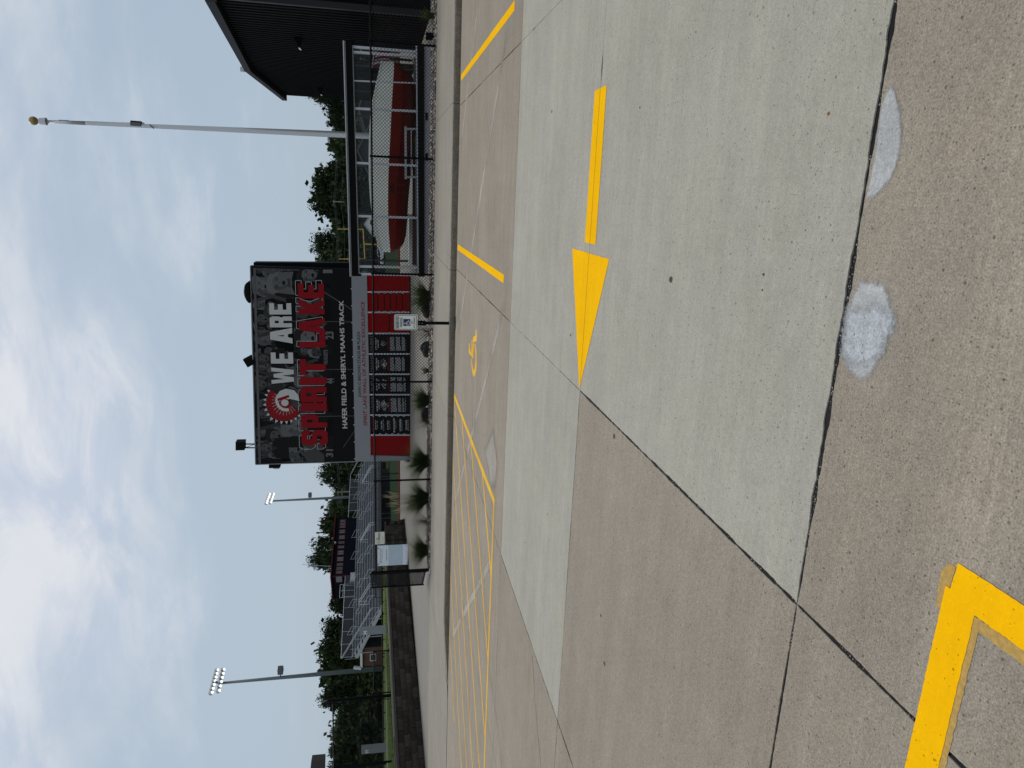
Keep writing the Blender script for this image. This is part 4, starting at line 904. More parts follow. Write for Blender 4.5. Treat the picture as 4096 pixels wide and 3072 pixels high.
# crest: a plain fan of red plumes round a white disc (team head emblem left out)
cc = (1146, 1600)
kr, kw, kb = MB(), MB(), MB()
def cpt(r, a): return ony(cc[0] - r * math.sin(a), cc[1] - r * math.cos(a), SY)
for k in range(13):
    a = math.radians(62 + 158 * k / 12); R1 = 104 - 16 * abs(k - 6) / 6; da = math.radians(6.6)
    q = lambda r, t, e: cpt(r, t) - Vector((0, e, 0))
    e = .052 + .0006 * k
    kb.quad(q(20, a - da * 1.15, e), q(R1 * .8, a - da * 1.15, e), q(R1 * 1.02, a, e), q(R1 * .8, a + da * 1.15, e), q(20, a + da * 1.15, e))
    kr.quad(q(21, a - da, e + .0003), q(R1 * .78, a - da, e + .0003), q(R1 * .88, a - da * .5, e + .0003), q(R1 * .88, a + da * .5, e + .0003), q(R1 * .78, a + da, e + .0003), q(21, a + da, e + .0003))
    kw.quad(q(R1 * .87, a - da * .62, e + .0004), q(R1, a, e + .0004), q(R1 * .87, a + da * .62, e + .0004))
    kw.quad(q(30, a - .012, e + .0005), q(R1 * .62, a - .010, e + .0005), q(R1 * .62, a + .010, e + .0005), q(30, a + .012, e + .0005))
for k in range(9):
    a = math.radians(66 + 120 * k / 8); c_ = cpt(38, a); kw.poly([ell(c_.x, c_.z, .075, .075, 9)], lambda u, v: Vector((u, SY - .062 - .0002 * k, v)))
c_ = ony(1150, 1585, SY); kw.poly([[(c_.x - .22, c_.z + .42), (c_.x + .02, c_.z + .46), (c_.x + .26, c_.z + .30), (c_.x + .36, c_.z + .05), (c_.x + .28, c_.z - .30), (c_.x + .06, c_.z - .46), (c_.x - .2, c_.z - .5), (c_.x - .1, c_.z - .1)]], lambda u, v: Vector((u, SY - .066, v)))
kr.poly([[(c_.x - .2, c_.z + .40), (c_.x - .08, c_.z + .42), (c_.x + .08, c_.z - .05), (c_.x - .02, c_.z - .1)]], lambda u, v: Vector((u, SY - .068, v)))
c_ = ony(1140, 1609, SY); kr.poly([ell(c_.x, c_.z, .20, .20, 18)], lambda u, v: Vector((u, SY - .070, v))); kw.poly([ell(c_.x, c_.z, .155, .155, 18)], lambda u, v: Vector((u, SY - .072, v))); kr.poly([ell(c_.x, c_.z, .085, .085, 9)], lambda u, v: Vector((u, SY - .060, v)))
kb.build('crest_edge', M_BLKTXT, sb); kr.build('crest_plume', M_REDTXT, sb); kw.build('crest_white', M_WHTTXT, sb)
mb = MB(); f = quadmap((1390, 1712), (1374, 1201), (1370, 1712), (1356, 1201), SY); put_text(mb, 'HAFER FIELD & SHERYL MAAHS TRACK', lambda u, v: f(u, v, .048), 0, 1, 0, 1, .022); mb.build('banner_text', M_WHTTXT, sb)
mb = MB()
for tx, x0, x1, y0, y1 in (('31', 1304, 1333, 1826, 1796), ('44', 1304, 1337, 1534, 1512), ('23', 1302, 1335, 1356, 1325), ('1', 1292, 1330, 1092, 1078), ('NUGGETS', 1295, 1311, 1456, 1398)):
    f = quadmap((x1, y0), (x1, y1), (x0, y0), (x0, y1), SY); put_text(mb, tx, (lambda f: lambda u, v: f(u, v, .044))(f), 0, 1, 0, 1, .03)
mb.build('jersey_number', mat('jersey print', (.11, .11, .11), .6), sb)
# grey fascia
FB = ((1483, 1846), (1467, 1092), (1421, 1846), (1405, 1078))
mb = MB(); panelY(mb, *FB, SY - .06, .5); mb.build('fascia', M_GREYBAND, sb)
mb = MB(); panelY(mb, (1646, 1841), (1646, 1826), (1483, 1846), (1483, 1822), SY - .06, .5); mb.build('side_column', M_GREYBAND, sb)
mb = MB()
f = quadmap((1449, 1588.5), (1444, 1325.5), (1433, 1588.5), (1427, 1325.5), SY - .06); put_text(mb, 'JOHN C BROWN STADIUM PLAZA', lambda u, v: f(u, v, .006), 0, 1, 0, 1, .014); mb.build('fascia_text', M_BLKTXT, sb)
mb = MB()
f = quadmap((1469, 1702.5), (1457.5, 1206), (1454, 1702.5), (1443.5, 1206), SY - .06); put_text(mb, 'SPIRIT LAKE WALL OF ATHLETIC EXCELLENCE', lambda u, v: f(u, v, .006), 0, 1, 0, 1, .012); mb.build('fascia_text', M_REDTXT, sb)
mb = MB()
for k in range(12):
    y = 1835 - k * 68; p = ony(lin(y, 1846, 1419, 1078, 1404), y, SY - .05); mb.tube(p, p - Vector((0, .02, 0)), .025, n=8)
mb.build('grommet', M_ALU, sb)
# honour panels
xb_ = lambda y: lin(y, 1820, 1641, 1100, 1637)
xt_ = lambda y: lin(y, 1820, 1484, 1100, 1468)
mb = MB(); panelY(mb, (1646, 1822), (1643, 1098), (xt_(1822), 1822), (xt_(1098), 1098), SY + .02, .3); mb.build('backing', M_BLK2, sb)
def pnl(name, yl, yr, x0=None, x1=None, m=M_RED):
    t = [x0 + lin(y, 1820, 8, 1100, -6) if x0 is not None else xt_(y) for y in (yl, yr)]; b = [x1 + lin(y, 1820, 8, 1100, -6) if x1 is not None else xb_(y) for y in (yl, yr)]
    mb = MB(); panelY(mb, (b[0], yl), (b[1], yr), (t[0], yl), (t[1], yr), SY - .02, .04); o = mb.build(name, m, sb)
    return o, quadmap((b[0], yl), (b[1], yr), (t[0], yl), (t[1], yr), SY - .02)
pnl('red_panel', 1820, 1744); pnl('red_panel', 1165, 1100)
pnl('red_panel', 1331, 1253, None, 1558); pnl('red_panel', 1331, 1253, 1562, None)
cuts = [1494, 1518, 1543, 1567.5, 1592, 1616]
pnl('red_panel', 1246, 1170, None, 1492)
for a, b in zip(cuts, cuts[1:] + [None]): pnl('name_plate', 1246, 1170, a, b - 4 if b else None)
names = (('JASON WEBB', 'Football | 1993'), ('JOHN WEBB', 'Boys Basketball | 1970'), ('JOHN YUELD', 'Boys Track | 1977'), ('SPANKY DAUGHERTY', 'Softball | 2015'), ('RICK BLENKERS', 'Boys Basketball | 1977'), ('TODD GOTHER', 'Boys Basketball | 1985'))
o, f = pnl('name_plate', 1737, 1663, None, 1495, M_PLAQ)
mb = MB(); put_text(mb, 'HALL OF FAME', lambda u, v: f(u, v, .004), .12, .88, .35, .75, .0, slant=.2); part('plate_text', mb.mesh('plate_text', M_REDTXT), o)
for (a, b), (n_, s_) in zip(zip([c - 4 for c in cuts], [c - 8 for c in cuts[1:]] + [None]), names):
    o, f = pnl('name_plate', 1737, 1663, a, b, M_PLAQ); w = .05 * len(n_)
    mb = MB(); put_text(mb, n_, lambda u, v: f(u, v, .004), .5 - w / 2, .5 + w / 2, .48, .80, .03)
    part('plate_text', mb.mesh('plate_text', M_WHTTXT), o)
    w = .028 * len(s_); mb = MB(); put_text(mb, s_, lambda u, v: f(u, v, .004), .5 - w / 2, .5 + w / 2, .18, .40, .0); part('plate_text', mb.mesh('plate_text', M_GREYTXT), o)
plq = (('HAFER', 'HERO', 'HERB HAFER', 1658, 1582, 0), ('YUELD', 'COACH', 'JOHN YUELD', 1576, 1499, 1), ('MAAHS', 'TRACK', 'SHERYL MAAHS', 1494, 1419, 2), ('GILBERT', 'CROSS RUNNER', 'JOEY GILBERT', 1413, 1337, 3))
for big, sub, red, yl, yr, kx in plq:
    o, f = pnl('plaque', yl, yr, None, None, M_PLAQ)
    e = lambda u, v: f(u, v, .004)
    mb = MB(); put_text(mb, big, e, .10, .95, .905, .965, .0, slant=.15); part('heading', mb.mesh('heading', M_DIMTXT), o)
    mb = MB(); put_text(mb, red.split()[0] + ' ' + big, e, .18, .82, .80, .835, .02); put_text(mb, sub, e, .28, .72, .755, .785, .02); part('plaque_text', mb.mesh('plaque_text', M_WHTTXT), o)
    mb = MB(); rr = random.Random(kx + 3)
    for q in range(46):
        a = rr.uniform(0, 6.3); r_ = rr.random() ** .7; cu, cv = .5 + .34 * r_ * math.cos(a) * .8, .63 + .085 * r_ * math.sin(a)
        if kx == 3: cu, cv = .52 + (cu - .5) * .45, .63 + (cv - .63) * .8
        mb.poly([ell(cu, cv, rr.uniform(.03, .09), rr.uniform(.010, .028), 8, 0)], (lambda z: lambda u, v: f(u, v, z))(.003 + .00003 * q), 0, rr.choice([.03, .10, .2, .32, .42, .015, .02]) * (1.1 - .7 * r_))
    part('portrait_print', mb.mesh('portrait_print', M_PRINT), o)
    mb = MB(); put_text(mb, red, lambda u, v: f(u, v, .0055), .14, .86, .50, .545, .01, slant=.4); part('plaque_name', mb.mesh('plaque_name', M_REDTXT), o)
    mb = MB(); v = .47
    for para in (rr.randint(6, 9), rr.randint(5, 9), rr.randint(3, 5), 3):
        for ln in range(para):
            if v < .10: break
            u = .14; end = .86 if ln < para - 1 else rr.uniform(.3, .8)
            while u < end:
                wd = min(rr.uniform(.03, .12), end - u); mb.quad(e(u, v), e(u + wd, v), e(u + wd, v + .009), e(u, v + .009)); u += wd + .016
            v -= .0175
        v -= .022
    part('paragraph_text', mb.mesh('paragraph_text', M_GREYTXT), o)
for y in (1168, 1249.5, 1334, 1416, 1497, 1579, 1660.5, 1740.5):
    mb = MB(); panelY(mb, (xb_(y) + 1, y + 2.6), (xb_(y) + 1, y - 2.6), (xt_(y), y + 2.6), (xt_(y), y - 2.6), SY - .05, .06); mb.build('divider', M_ALU, sb)
mb = MB()
for y, cs in ((1246.5, cuts), (1171, cuts), (1331, [1560]), (1253, [1560]), (1736, [c - 5 for c in cuts]), (1664, [c - 5 for c in cuts])):
    for c in cs:
        c = c + lin(y, 1820, 8, 1100, -6); p = ony(c, y, SY - .03); mb.box(p.x - .03, p.x + .03, p.y - .02, p.y + .01, p.z - .035, p.z + .035)
mb.build('clip', M_ALU, sb)
mb = MB(); panelY(mb, (1648, 1822), (1645, 1098), (1641, 1822), (1637, 1098), SY - .08, .2); mb.build('bottom_bar', M_BLK, sb)
mb = MB()
for y in (1835, 1600, 1350, 1120):
    p = ony(1640, y, SY + .2); mb.box(p.x - .15, p.x + .15, p.y, p.y + .25, .05, p.z + .2)
mb.build('leg', M_BLK2, sb)
# speakers and lights on top
sp = thing('loudspeaker', ony(1022, 1784, SY + .2), 'black loudspeaker raised on two short posts above the banner top edge', 'speaker')
mb = MB(); panelY(mb, (978, 1801), (978, 1768), (942, 1802), (942, 1769), SY + .1, .38); mb.build('cabinet', M_BLK2, sp)
for y in (1776, 1791):
    mb = MB(); a, b = ony(1026, y, SY + .2), ony(976, y, SY + .2); mb.tube(a, b, .03, n=6); mb.build('post', M_BLK, sp)
mb = MB(); a, b = ony(1022, 1776, SY + .22), ony(980, 1791, SY + .22); mb.tube(a, b, .012, n=5); mb.build('brace', M_BLK, sp)
fl = thing('floodlight', ony(1011, 1448, SY + .2), 'small black tilted floodlight on the top edge of the banner', 'light')
c_ = ony(998, 1444, SY + .1); mb = MB(); mb.obb(c_, (.17, 0, .09), (0, .12, 0), (-.09, 0, .16)); mb.build('housing', M_BLK2, fl)
mb = MB(); mb.tube(ony(1013, 1449, SY + .15), c_, .02, n=6); mb.build('bracket', M_BLK, fl)
hm = thing('horn_cover', ony(1003, 1166, SY + .2), 'round black wrapped bundle sitting on the banner top edge at its right', 'cover')
mb = MB(); c_ = ony(1003, 1166, SY + .25); vs = []
for i in range(7):
    for k in range(16):
        a = math.pi * k / 15; r = (1 - (i / 6) ** 2) ** .5 if i < 6 else 0.03
        vs.append(c_ + Vector((.44 * math.cos(a) * (1 + .05 * noise.noise(Vector((k, i, 2)))), (i / 6 - .5) * .7, .24 * math.sin(a) * (1 + .14 * noise.noise(Vector((k * .7, i, 0)))) * (1 if 0 < i < 6 else .8))))
mb.add(vs, [(i * 16 + k, i * 16 + k + 1, (i + 1) * 16 + k + 1, (i + 1) * 16 + k) for i in range(6) for k in range(15)] + [tuple(range(16)), tuple(96 + k for k in reversed(range(16)))])
mb.build('bundle', M_BLK2, hm)
ss = thing('loudspeaker', ony(1090, 1858, SY), 'dark loudspeaker with pale grille fixed to the left side edge of the banner', 'speaker')
mb = MB(); panelY(mb, (1120, 1872), (1120, 1859), (1075, 1873), (1075, 1860), SY + .02, .32); mb.build('cabinet', M_BLK2, ss)
mb = MB(); panelY(mb, (1116, 1876), (1116, 1872.5), (1093, 1876), (1093, 1873), SY + .04, .26); mb.build('grille', M_ALU, ss)

# ================================================================== BOAT CASE
KY = 19.85; KD = 1.9
kc = ony(1712, 640, KY)
case = thing('display_case', (kc.x, KY, .13), 'long glass display case with black roof and base in front of the building', 'display case')
def kpanel(name, r, l, m, Y=KY, depth=.1, yr=165, yl=1105):
    """band across the case: r=(xtop,xfoot) at its right end, l=(xtop,xfoot) at its left end"""
    mb = MB(); panelY(mb, (l[1], yl), (r[1], yr), (l[0], yl), (r[0], yr), Y, depth); return mb.build(name, m, case)
for yy, nm in ((0, 'front'), (2.14, 'rear')):
    kpanel('roof_edge', (1371, 1375), (1399, 1402), M_ALU, KY - .16 + yy, .12, 162, 1106); kpanel('roof_cap', (1376, 1381), (1403, 1408), M_GREYBAND, KY - .13 + yy, .10, 163, 1106)
    kpanel('fascia', (1381, 1407.5), (1408, 1434), M_BLK, KY - .10 + yy, .07, 165, 1104)
rfa, rfb = ony(1385, 165, KY), ony(1412, 1104, KY)
mb = MB(); mb.quad((rfb.x, KY - .03, rfb.z), (rfa.x, KY - .03, rfa.z), (rfa.x, KY + 2.04, rfa.z), (rfb.x, KY + 2.04, rfb.z)); mb.build('glazed_roof', glass_mat('roof glazing', (.92, .93, .93)), case)
for p_ in (rfa, rfb):
    x_ = p_.x - (.06 if p_ is rfa else 0); mb = MB(); mb.box(x_, x_ + .06, KY - .025, KY + 2.03, p_.z - .22, p_.z + .06); mb.build('side_fascia', M_BLK, case)
kpanel('top_frame', (1407.5, 1412), (1434, 1438), M_ALU, KY, .10, 190, 1098)
kpanel('sill_frame', (1663.5, 1669), (1671, 1675), M_ALU, KY, .10, 180, 1098)
kpanel('base_band', (1669, 1696), (1675, 1697), M_BLK, KY - .05, 2.1, 184, 1107)
kpanel('plinth', (1696, 1722), (1697, 1722), mat('plinth concrete', (.33, .33, .345), .9, var=.08), KY + .0, 1.95, 186, 1103)
for y in (466, 628):
    c_ = ony(1706, y, KY - .002); mb = MB(); mb.box(c_.x - .09, c_.x + .09, KY - .02, KY + .02, c_.z - .03, c_.z + .03); mb.build('vent', M_BLK, case)
mull = [((1410, 207), (1665, 224), 9), ((1413, 322), (1664, 332), 4), ((1416, 433), (1666, 445), 9), ((1421, 651), (1671, 663), 9), ((1427, 864), (1672, 872), 9), ((1435, 1066), (1672, 1071), 9)]
for a, b, w in mull:
    mb = MB(); panelY(mb, (b[0], b[1] + w / 2), (b[0], b[1] - w / 2), (a[0], a[1] + w / 2), (a[0], a[1] - w / 2), KY - .004, .11); mb.build('mullion', M_ALU, case)
    mb = MB(); p, q = ony(*a, KY), ony(*b, KY); w2 = .03 if w > 5 else .015
    mb.hexa([(q.x - w2, KY + KD, q.z), (q.x + w2, KY + KD, q.z), (q.x + w2, KY + KD + .07, q.z), (q.x - w2, KY + KD + .07, q.z), (p.x - w2, KY + KD, p.z), (p.x + w2, KY + KD, p.z), (p.x + w2, KY + KD + .07, p.z), (p.x - w2, KY + KD + .07, p.z)]); mb.build('rear_mullion', M_REARM, case)
edge = [(1409, 188, 1666, 205)] + [(a[0], a[1], b[0], b[1]) for a, b, w in mull] + [(1437, 1097, 1672, 1100)]
for (a, b) in zip(edge[:-1], edge[1:]):
    mb = MB(); mb.quad(ony(b[2], b[3], KY + .05), ony(a[2], a[3], KY + .05), ony(a[0], a[1], KY + .05), ony(b[0], b[1], KY + .05)); mb.build('front_pane', M_GLASS, case)
    p = [ony(b[2], b[3], KY), ony(a[2], a[3], KY), ony(a[0], a[1], KY), ony(b[0], b[1], KY)]
    mb = MB(); mb.quad(*[v + Vector((0, KD + .03, 0)) for v in p]); mb.build('rear_pane', M_GLASS, case)
for e in (edge[0], edge[-1]):
    t, b = ony(e[0], e[1], KY), ony(e[2], e[3], KY); x = (t.x + b.x) / 2
    mb = MB(); mb.quad((x, KY + .06, b.z), (x, KY + KD, b.z), (x, KY + KD, t.z), (x, KY + .06, t.z)); mb.build('end_pane', M_GLASS, case)
    mb = MB(); mb.box(x - .03, x + .03, KY + .005, KY + .075, b.z, t.z); mb.build('corner_post', M_ALU, case)
mb = MB(); a, b = ony(1672, 1060, KY + 1.5), ony(1672, 480, KY + 1.5); c_ = ony(1650, 760, KY + 1.5).z; mb.box(a.x, b.x, KY + 1.5, KY + 1.62, a.z - .25, c_); mb.build('knee_wall', M_MAROON, case)
a, b = ony(1650, 1060, KY + 1.5), ony(1650, 862, KY + 1.5); mb = MB(); mb.box(a.x, b.x, KY + 1.44, KY + 1.66, c_, c_ + .10); mb.build('knee_wall_cap', M_WHITE, case)
# boat
boat = thing('wooden_boat', ony(1655, 620, KY + .95), 'red and white wooden boat inside the glass display case', 'boat')
YC, HB = KY + .98, .56
st = [(243, 1526, 1576, 1584), (262, 1522, 1576, 1622), (285, 1517, 1575, 1650), (330, 1506, 1572, 1664), (400, 1491, 1568, 1668), (480, 1481, 1564, 1665), (560, 1477, 1560, 1658), (640, 1476, 1556, 1648), (720, 1477, 1553, 1640), (800, 1482, 1552, 1633), (880, 1492, 1553, 1629), (940, 1503, 1556, 1624), (975, 1511, 1559, 1614), (995, 1517, 1561, 1598), (1008, 1521, 1562, 1570)]
def hull():
    w, r = MB(), MB(); n = len(st); rows = []
    for i, (y, a, b, c) in enumerate(st):
        t = i / (n - 1); br = HB * min(1, .62 + 1.6 * min(t, 1 - t)) if i < n // 2 else HB * min(1, .10 + 1.75 * (1 - t) ** .8)
        Yf = YC - br; A = ony(a, y, Yf); B_ = ony(b, y, Yf); D = ony(c, y, YC); X = A.x
        rows.append([(X, YC - br * .96, A.z), (X, YC - br, B_.z), (X, YC - br * .86, B_.z * .6 + D.z * .4), (X, YC - br * .5, B_.z * .22 + D.z * .78), (X, YC, D.z), (X, YC + br * .5, B_.z * .22 + D.z * .78), (X, YC + br * .86, B_.z * .6 + D.z * .4), (X, YC + br, B_.z), (X, YC + br * .96, A.z)])
    for i in range(n - 1):
        for k in range(8):
            p = [rows[i][k], rows[i][k + 1], rows[i + 1][k + 1], rows[i + 1][k]]
            (w if k in (0, 7) else r).quad(*p)
    w.quad(rows[0][0], rows[0][1], rows[0][7], rows[0][8]); r.quad(*rows[0][1:8]); w.quad(rows[-1][0], rows[-1][1], rows[-1][7], rows[-1][8]); r.quad(*rows[-1][1:8])
    dk = MB(); dk.add([q for row in rows for q in (row[0], row[8])], [(2 * i, 2 * i + 1, 2 * i + 3, 2 * i + 2) for i in range(n - 1)])
    g_ = MB()
    for k in (0, 8):
        for i in range(n - 1): g_.bar(Vector(rows[i][k]) + Vector((0, -.012 if k == 0 else .012, -.01)), Vector(rows[i + 1][k]) + Vector((0, -.012 if k == 0 else .012, -.01)), .03, .04)
    return w, r, dk, g_
w, r, dk, g_ = hull()
w.build('topsides', M_HULLW, boat); r.build('hull_bottom', M_HULLR, boat); dk.build('deck', mat('boat deck', (.30, .30, .28), .6), boat); g_.build('gunwale', M_HULLW, boat)
mb = MB()
for y0, y1, x0, x1 in ((690, 697, 1562, 1612), (735, 775, 1560, 1580), (735, 742, 1580, 1618), (768, 775, 1580, 1618)):
    a, b = ony(x1, y1, YC - HB - .006), ony(x0, y0, YC - HB - .006); p_ = YC - HB - .008; mb.quad((a.x, p_ + .08, a.z), (b.x, p_ + .08, a.z), (b.x, p_, b.z), (a.x, p_, b.z))
mb.build('faded_lettering', mat('faded dark red', (.12, .012, .008), .4), boat)
bs = thing('boat_cradle', ony(1668, 610, KY + .35), 'grey metal cradle under the red boat', 'stand')
for nm, a, b, w_ in (('beam', (1622, 506), (1623, 717), .06), ('lower_rail', (1645, 520), (1645, 712), .03)):
    mb = MB(); mb.bar(ony(*a, KY + .32), ony(*b, KY + .32), w_, w_); mb.build(nm, M_ALU, bs)
for (a, b) in (((1630, 516), (1669, 516)), ((1630, 708), (1669, 709))):
    mb = MB(); mb.bar(ony(*a, KY + .32), ony(*b, KY + .32), .05, .05, up=(0, 1, 0)); mb.build('leg', M_ALU, bs)
    mb = MB(); mb.bar(ony(*a, KY + .32), ony(*a, KY + .32) + Vector((0, .9, 0)), .05, .05); mb.build('cross_beam', M_ALU, bs)
fg_ = thing('striped_flag', ony(1490, 240, KY + 1.0), 'small red and white striped flag hanging at the boat stern in the case', 'flag')
a, b = ony(1490, 266, KY + 1.0), ony(1562, 222, KY + 1.0)
for k in range(7):
    mb = MB(); n = 8; vs = []
    for i in range(n + 1):
        t = i / n
        for s_ in (k / 7, (k + 1) / 7):
            vs.append((a.x + (b.x - a.x) * s_ + .06 * math.sin(t * 3), a.y + .05 * math.sin(s_ * 14 + t * 2), a.z + (b.z - a.z) * t - .10 * s_))
    mb.add(vs, [(2 * i, 2 * i + 1, 2 * i + 3, 2 * i + 2) for i in range(n)]); mb.build('stripe', M_FLAGR if k % 2 == 0 else M_FLAGW, fg_)
mb = MB(); mb.tube(a + Vector((-.05, 0, .02)), Vector((b.x + .05, a.y, a.z - .05)), .012, n=6); mb.build('staff', M_ALU, fg_)

# ================================================================== BLACK METAL BUILDING
BX = 4.42
P0 = onx(1722, 95, BX); near_y = 20.0
zE = onx(869, 37, BX); zR = onx(1002, 262, BX); zF = onx(1143, 381, BX)
ZN = EYE + (zE.z - EYE) * near_y / zE.y if abs(zE.y - near_y) < 3 else 5.7
bl = thing('metal_building', (BX + 5, near_y + 8, .13), 'black ribbed metal building with a low gable roof at the right edge', 'building')
ZR, YR, ZF, YF = zR.z, zR.y, zF.z, zF.y
top = lambda y: ZN + (ZR - ZN) * (y - near_y) / (YR - near_y) if y < YR else ZR + (ZF - ZR) * (y - YR) / (YF - YR)
y = near_y
while y < YF - .05:
    y2 = min(y + .915, YF); mb = MB()
    mb.hexa([(BX, y + .002, .1), (BX + .1, y + .002, .1), (BX + .1, y2 - .002, .1), (BX, y2 - .002, .1), (BX, y + .002, top(y)), (BX + .1, y + .002, top(y)), (BX + .1, y2 - .002, top(y2)), (BX, y2 - .002, top(y2))])
    for k in range(3):
        yy = y + .04 + k * .305
        if yy + .05 < y2: mb.hexa([(BX - .03, yy + .012, .14), (BX - .001, yy - .01, .14), (BX - .001, yy + .06, .14), (BX - .03, yy + .038, .14), (BX - .03, yy + .012, top(yy) - .01), (BX - .001, yy - .01, top(yy) - .01), (BX - .001, yy + .06, top(yy) - .01), (BX - .03, yy + .038, top(yy) - .01)])
    mb.build('siding_panel', M_SIDING, bl); y = y2
x = BX + .08
while x < 9.5:
    mb = MB(); mb.box(x + .002, x + .913, near_y - .02, near_y + .1, .1, ZN)
    for k in range(3):
        xx = x + .08 + k * .305; mb.hexa([(xx - .01, near_y - .021, .14), (xx + .012, near_y - .05, .14), (xx + .038, near_y - .05, .14), (xx + .06, near_y - .021, .14), (xx - .01, near_y - .021, ZN - .01), (xx + .012, near_y - .05, ZN - .01), (xx + .038, near_y - .05, ZN - .01), (xx + .06, near_y - .021, ZN - .01)])
    mb.build('siding_panel', M_SIDING, bl); x += .915
mb = MB(); mb.box(BX - .045, BX + .10, near_y - .065, near_y + .08, .1, ZN - .02); mb.build('corner_trim', mat('corner trim', (.022, .023, .025), .5, spec=.1), bl)
rk = .18
for (ya, za, yb, zb_) in ((near_y - .45, ZN - (ZR - ZN) * .45 / (YR - near_y), YR, ZR), (YR, ZR, YF + .35, ZF - (ZR - ZF) * .35 / (YF - YR))):
    mb = MB(); mb.hexa([(BX - .22, ya, za), (BX - .12, ya, za), (BX - .12, yb, zb_), (BX - .22, yb, zb_), (BX - .22, ya, za + .22), (BX - .12, ya, za + .22), (BX - .12, yb, zb_ + .22), (BX - .22, yb, zb_ + .22)]); mb.build('rake_trim', mat('rake trim', (.014, .015, .017), .6, spec=.06), bl)
    mb = MB(); mb.hexa([(BX - .21, ya, za + .10), (14, ya, za + .10), (14, yb, zb_ + .10), (BX - .21, yb, zb_ + .10), (BX - .21, ya, za + .19), (14, ya, za + .19), (14, yb, zb_ + .19), (BX - .21, yb, zb_ + .19)]); mb.build('roof', M_ROOF, bl)
    mb = MB(); mb.hexa([(BX - .12, ya, za + .0), (BX + .05, ya, za + .0), (BX + .05, yb, zb_ + .0), (BX - .12, yb, zb_ + .0), (BX - .12, ya, za + .05), (BX + .05, ya, za + .05), (BX + .05, yb, zb_ + .05), (BX - .12, yb, zb_ + .05)]); mb.build('soffit', M_BLK2, bl)
mb = MB(); mb.box(BX - .22, 9.6, near_y - .62, near_y - .47, ZN - .10, ZN + .16); mb.build('gutter', M_BLK2, bl)
mb = MB(); mb.box(BX - .26, BX - .10, YR - .25, YR - .05, ZR + .2, ZR + .34); mb.build('ridge_cap', M_ALU, bl)
mb = MB(); mb.box(14 - .1, 14, near_y, YF, .1, ZN); mb.box(BX + .1, 14, YF - .1, YF, .1, ZF); mb.build('rear_wall', M_SIDING, bl)
for (x, y) in ((1196, 168), (1283, 362)):
    p = onx(x, y, BX - .1); mb = MB()
    mb.hexa([(p.x - .20, p.y - .16, p.z - .04), (p.x + .08, p.y - .16, p.z - .12), (p.x + .08, p.y + .16, p.z - .12), (p.x - .20, p.y + .16, p.z - .04), (p.x - .18, p.y - .15, p.z + .0), (p.x + .08, p.y - .15, p.z + .14), (p.x + .08, p.y + .15, p.z + .14), (p.x - .18, p.y + .15, p.z + .0)])
    o = mb.build('wall_lamp', M_BLK2, bl); mb = MB(); mb.hexa([(p.x - .205, p.y - .16, p.z - .05), (p.x - .19, p.y - .16, p.z - .05), (p.x - .19, p.y + .16, p.z - .05), (p.x - .205, p.y + .16, p.z - .05), (p.x - .19, p.y - .16, p.z + .01), (p.x - .175, p.y - .16, p.z + .01), (p.x - .175, p.y + .16, p.z + .01), (p.x - .19, p.y + .16, p.z + .01)]); mb.build('lamp_rim', M_ALU, o)
bb = onz(1737, 145, .13); ub = thing('utility_box', bb, 'small black box standing in the gravel at the building corner', 'box')
mb = MB(); mb.box(bb.x - .075, bb.x + .075, bb.y, bb.y + .12, .1, .31); mb.build('housing', M_BLK, ub); mb = MB(); mb.box(bb.x - .085, bb.x + .085, bb.y - .01, bb.y + .13, .31, .325); mb.build('lid', M_BLK2, ub)

# ================================================================== FLAGPOLE
FPY = 23.2
fa, fb_ = ony(1440, 541.5, FPY), ony(178, 486, FPY); fb2 = ony(158, 485, FPY); dvec = (fb_ - fa).normalized(); g0 = fa - dvec * ((fa.z - .1) / dvec.z)
fp = thing('flagpole', (g0.x, g0.y, .13), 'tall silver flagpole with a gold ball rising behind the boat case', 'flagpole')
mb = MB(); Lh = (fb_ - g0).length
for k in range(10):
    a, b = k / 10, (k + 1) / 10; rr_ = lambda t: .092 - .05 * max(0, (t - .25) / .75)
    mb.tube(g0 + (fb_ - g0) * a, g0 + (fb_ - g0) * b, rr_(a), rr_(b), n=14, caps=(k == 9))
mb.build('pole', mat('satin aluminium pole', (.58, .59, .60), .38, .35), fp, smooth=True)
mb = MB(); a, b = ony(186, 486, FPY), ony(158, 484.5, FPY); mb.tube(a, b, .105, .085, n=12); mb.build('truck', M_ALU, fp)
mb = MB(); c_ = ony(134, 483, FPY); mb.tube(b, c_, .012, n=6); mb.build('spindle', M_ALU, fp)
mb = MB(); mb.lathe(c_, [(.118 * math.sin(math.pi * k / 10), -.118 * math.cos(math.pi * k / 10)) for k in range(11)], 16); mb.build('ball', M_GOLD, fp, smooth=True)
mb = MB(); pts = [ony(188, 481, FPY - .02), ony(280, 483, FPY - .02), ony(400, 487, FPY - .02), ony(525, 491, FPY - .03)]; mb.path(pts, .006, 4); mb.build('halyard', M_WIREGR, fp)
mb = MB(); mb.tube(ony(235, 481, FPY), ony(275, 482.5, FPY), .016, n=6); mb.build('snap_hook', M_ALU, fp)
mb = MB(); a, b = ony(524, 494, FPY), ony(566, 497, FPY); mb.tube(a, b, .085, .086, n=14); mb.build('band', mat('dark tape', (.10, .10, .105), .6), fp)
mb = MB(); a, b = ony(525, 488, FPY - .05), ony(560, 490, FPY - .05); mb.tube(a, b, .03, n=6); mb.tube(b, ony(577, 493, FPY - .08), .014, n=5); mb.build('rope_knot', M_BLK2, fp)
mb = MB(); mb.tube(ony(598, 499, FPY - .1), ony(616, 514, FPY - .1), .018, n=6); mb.build('cleat', M_POLE, fp)

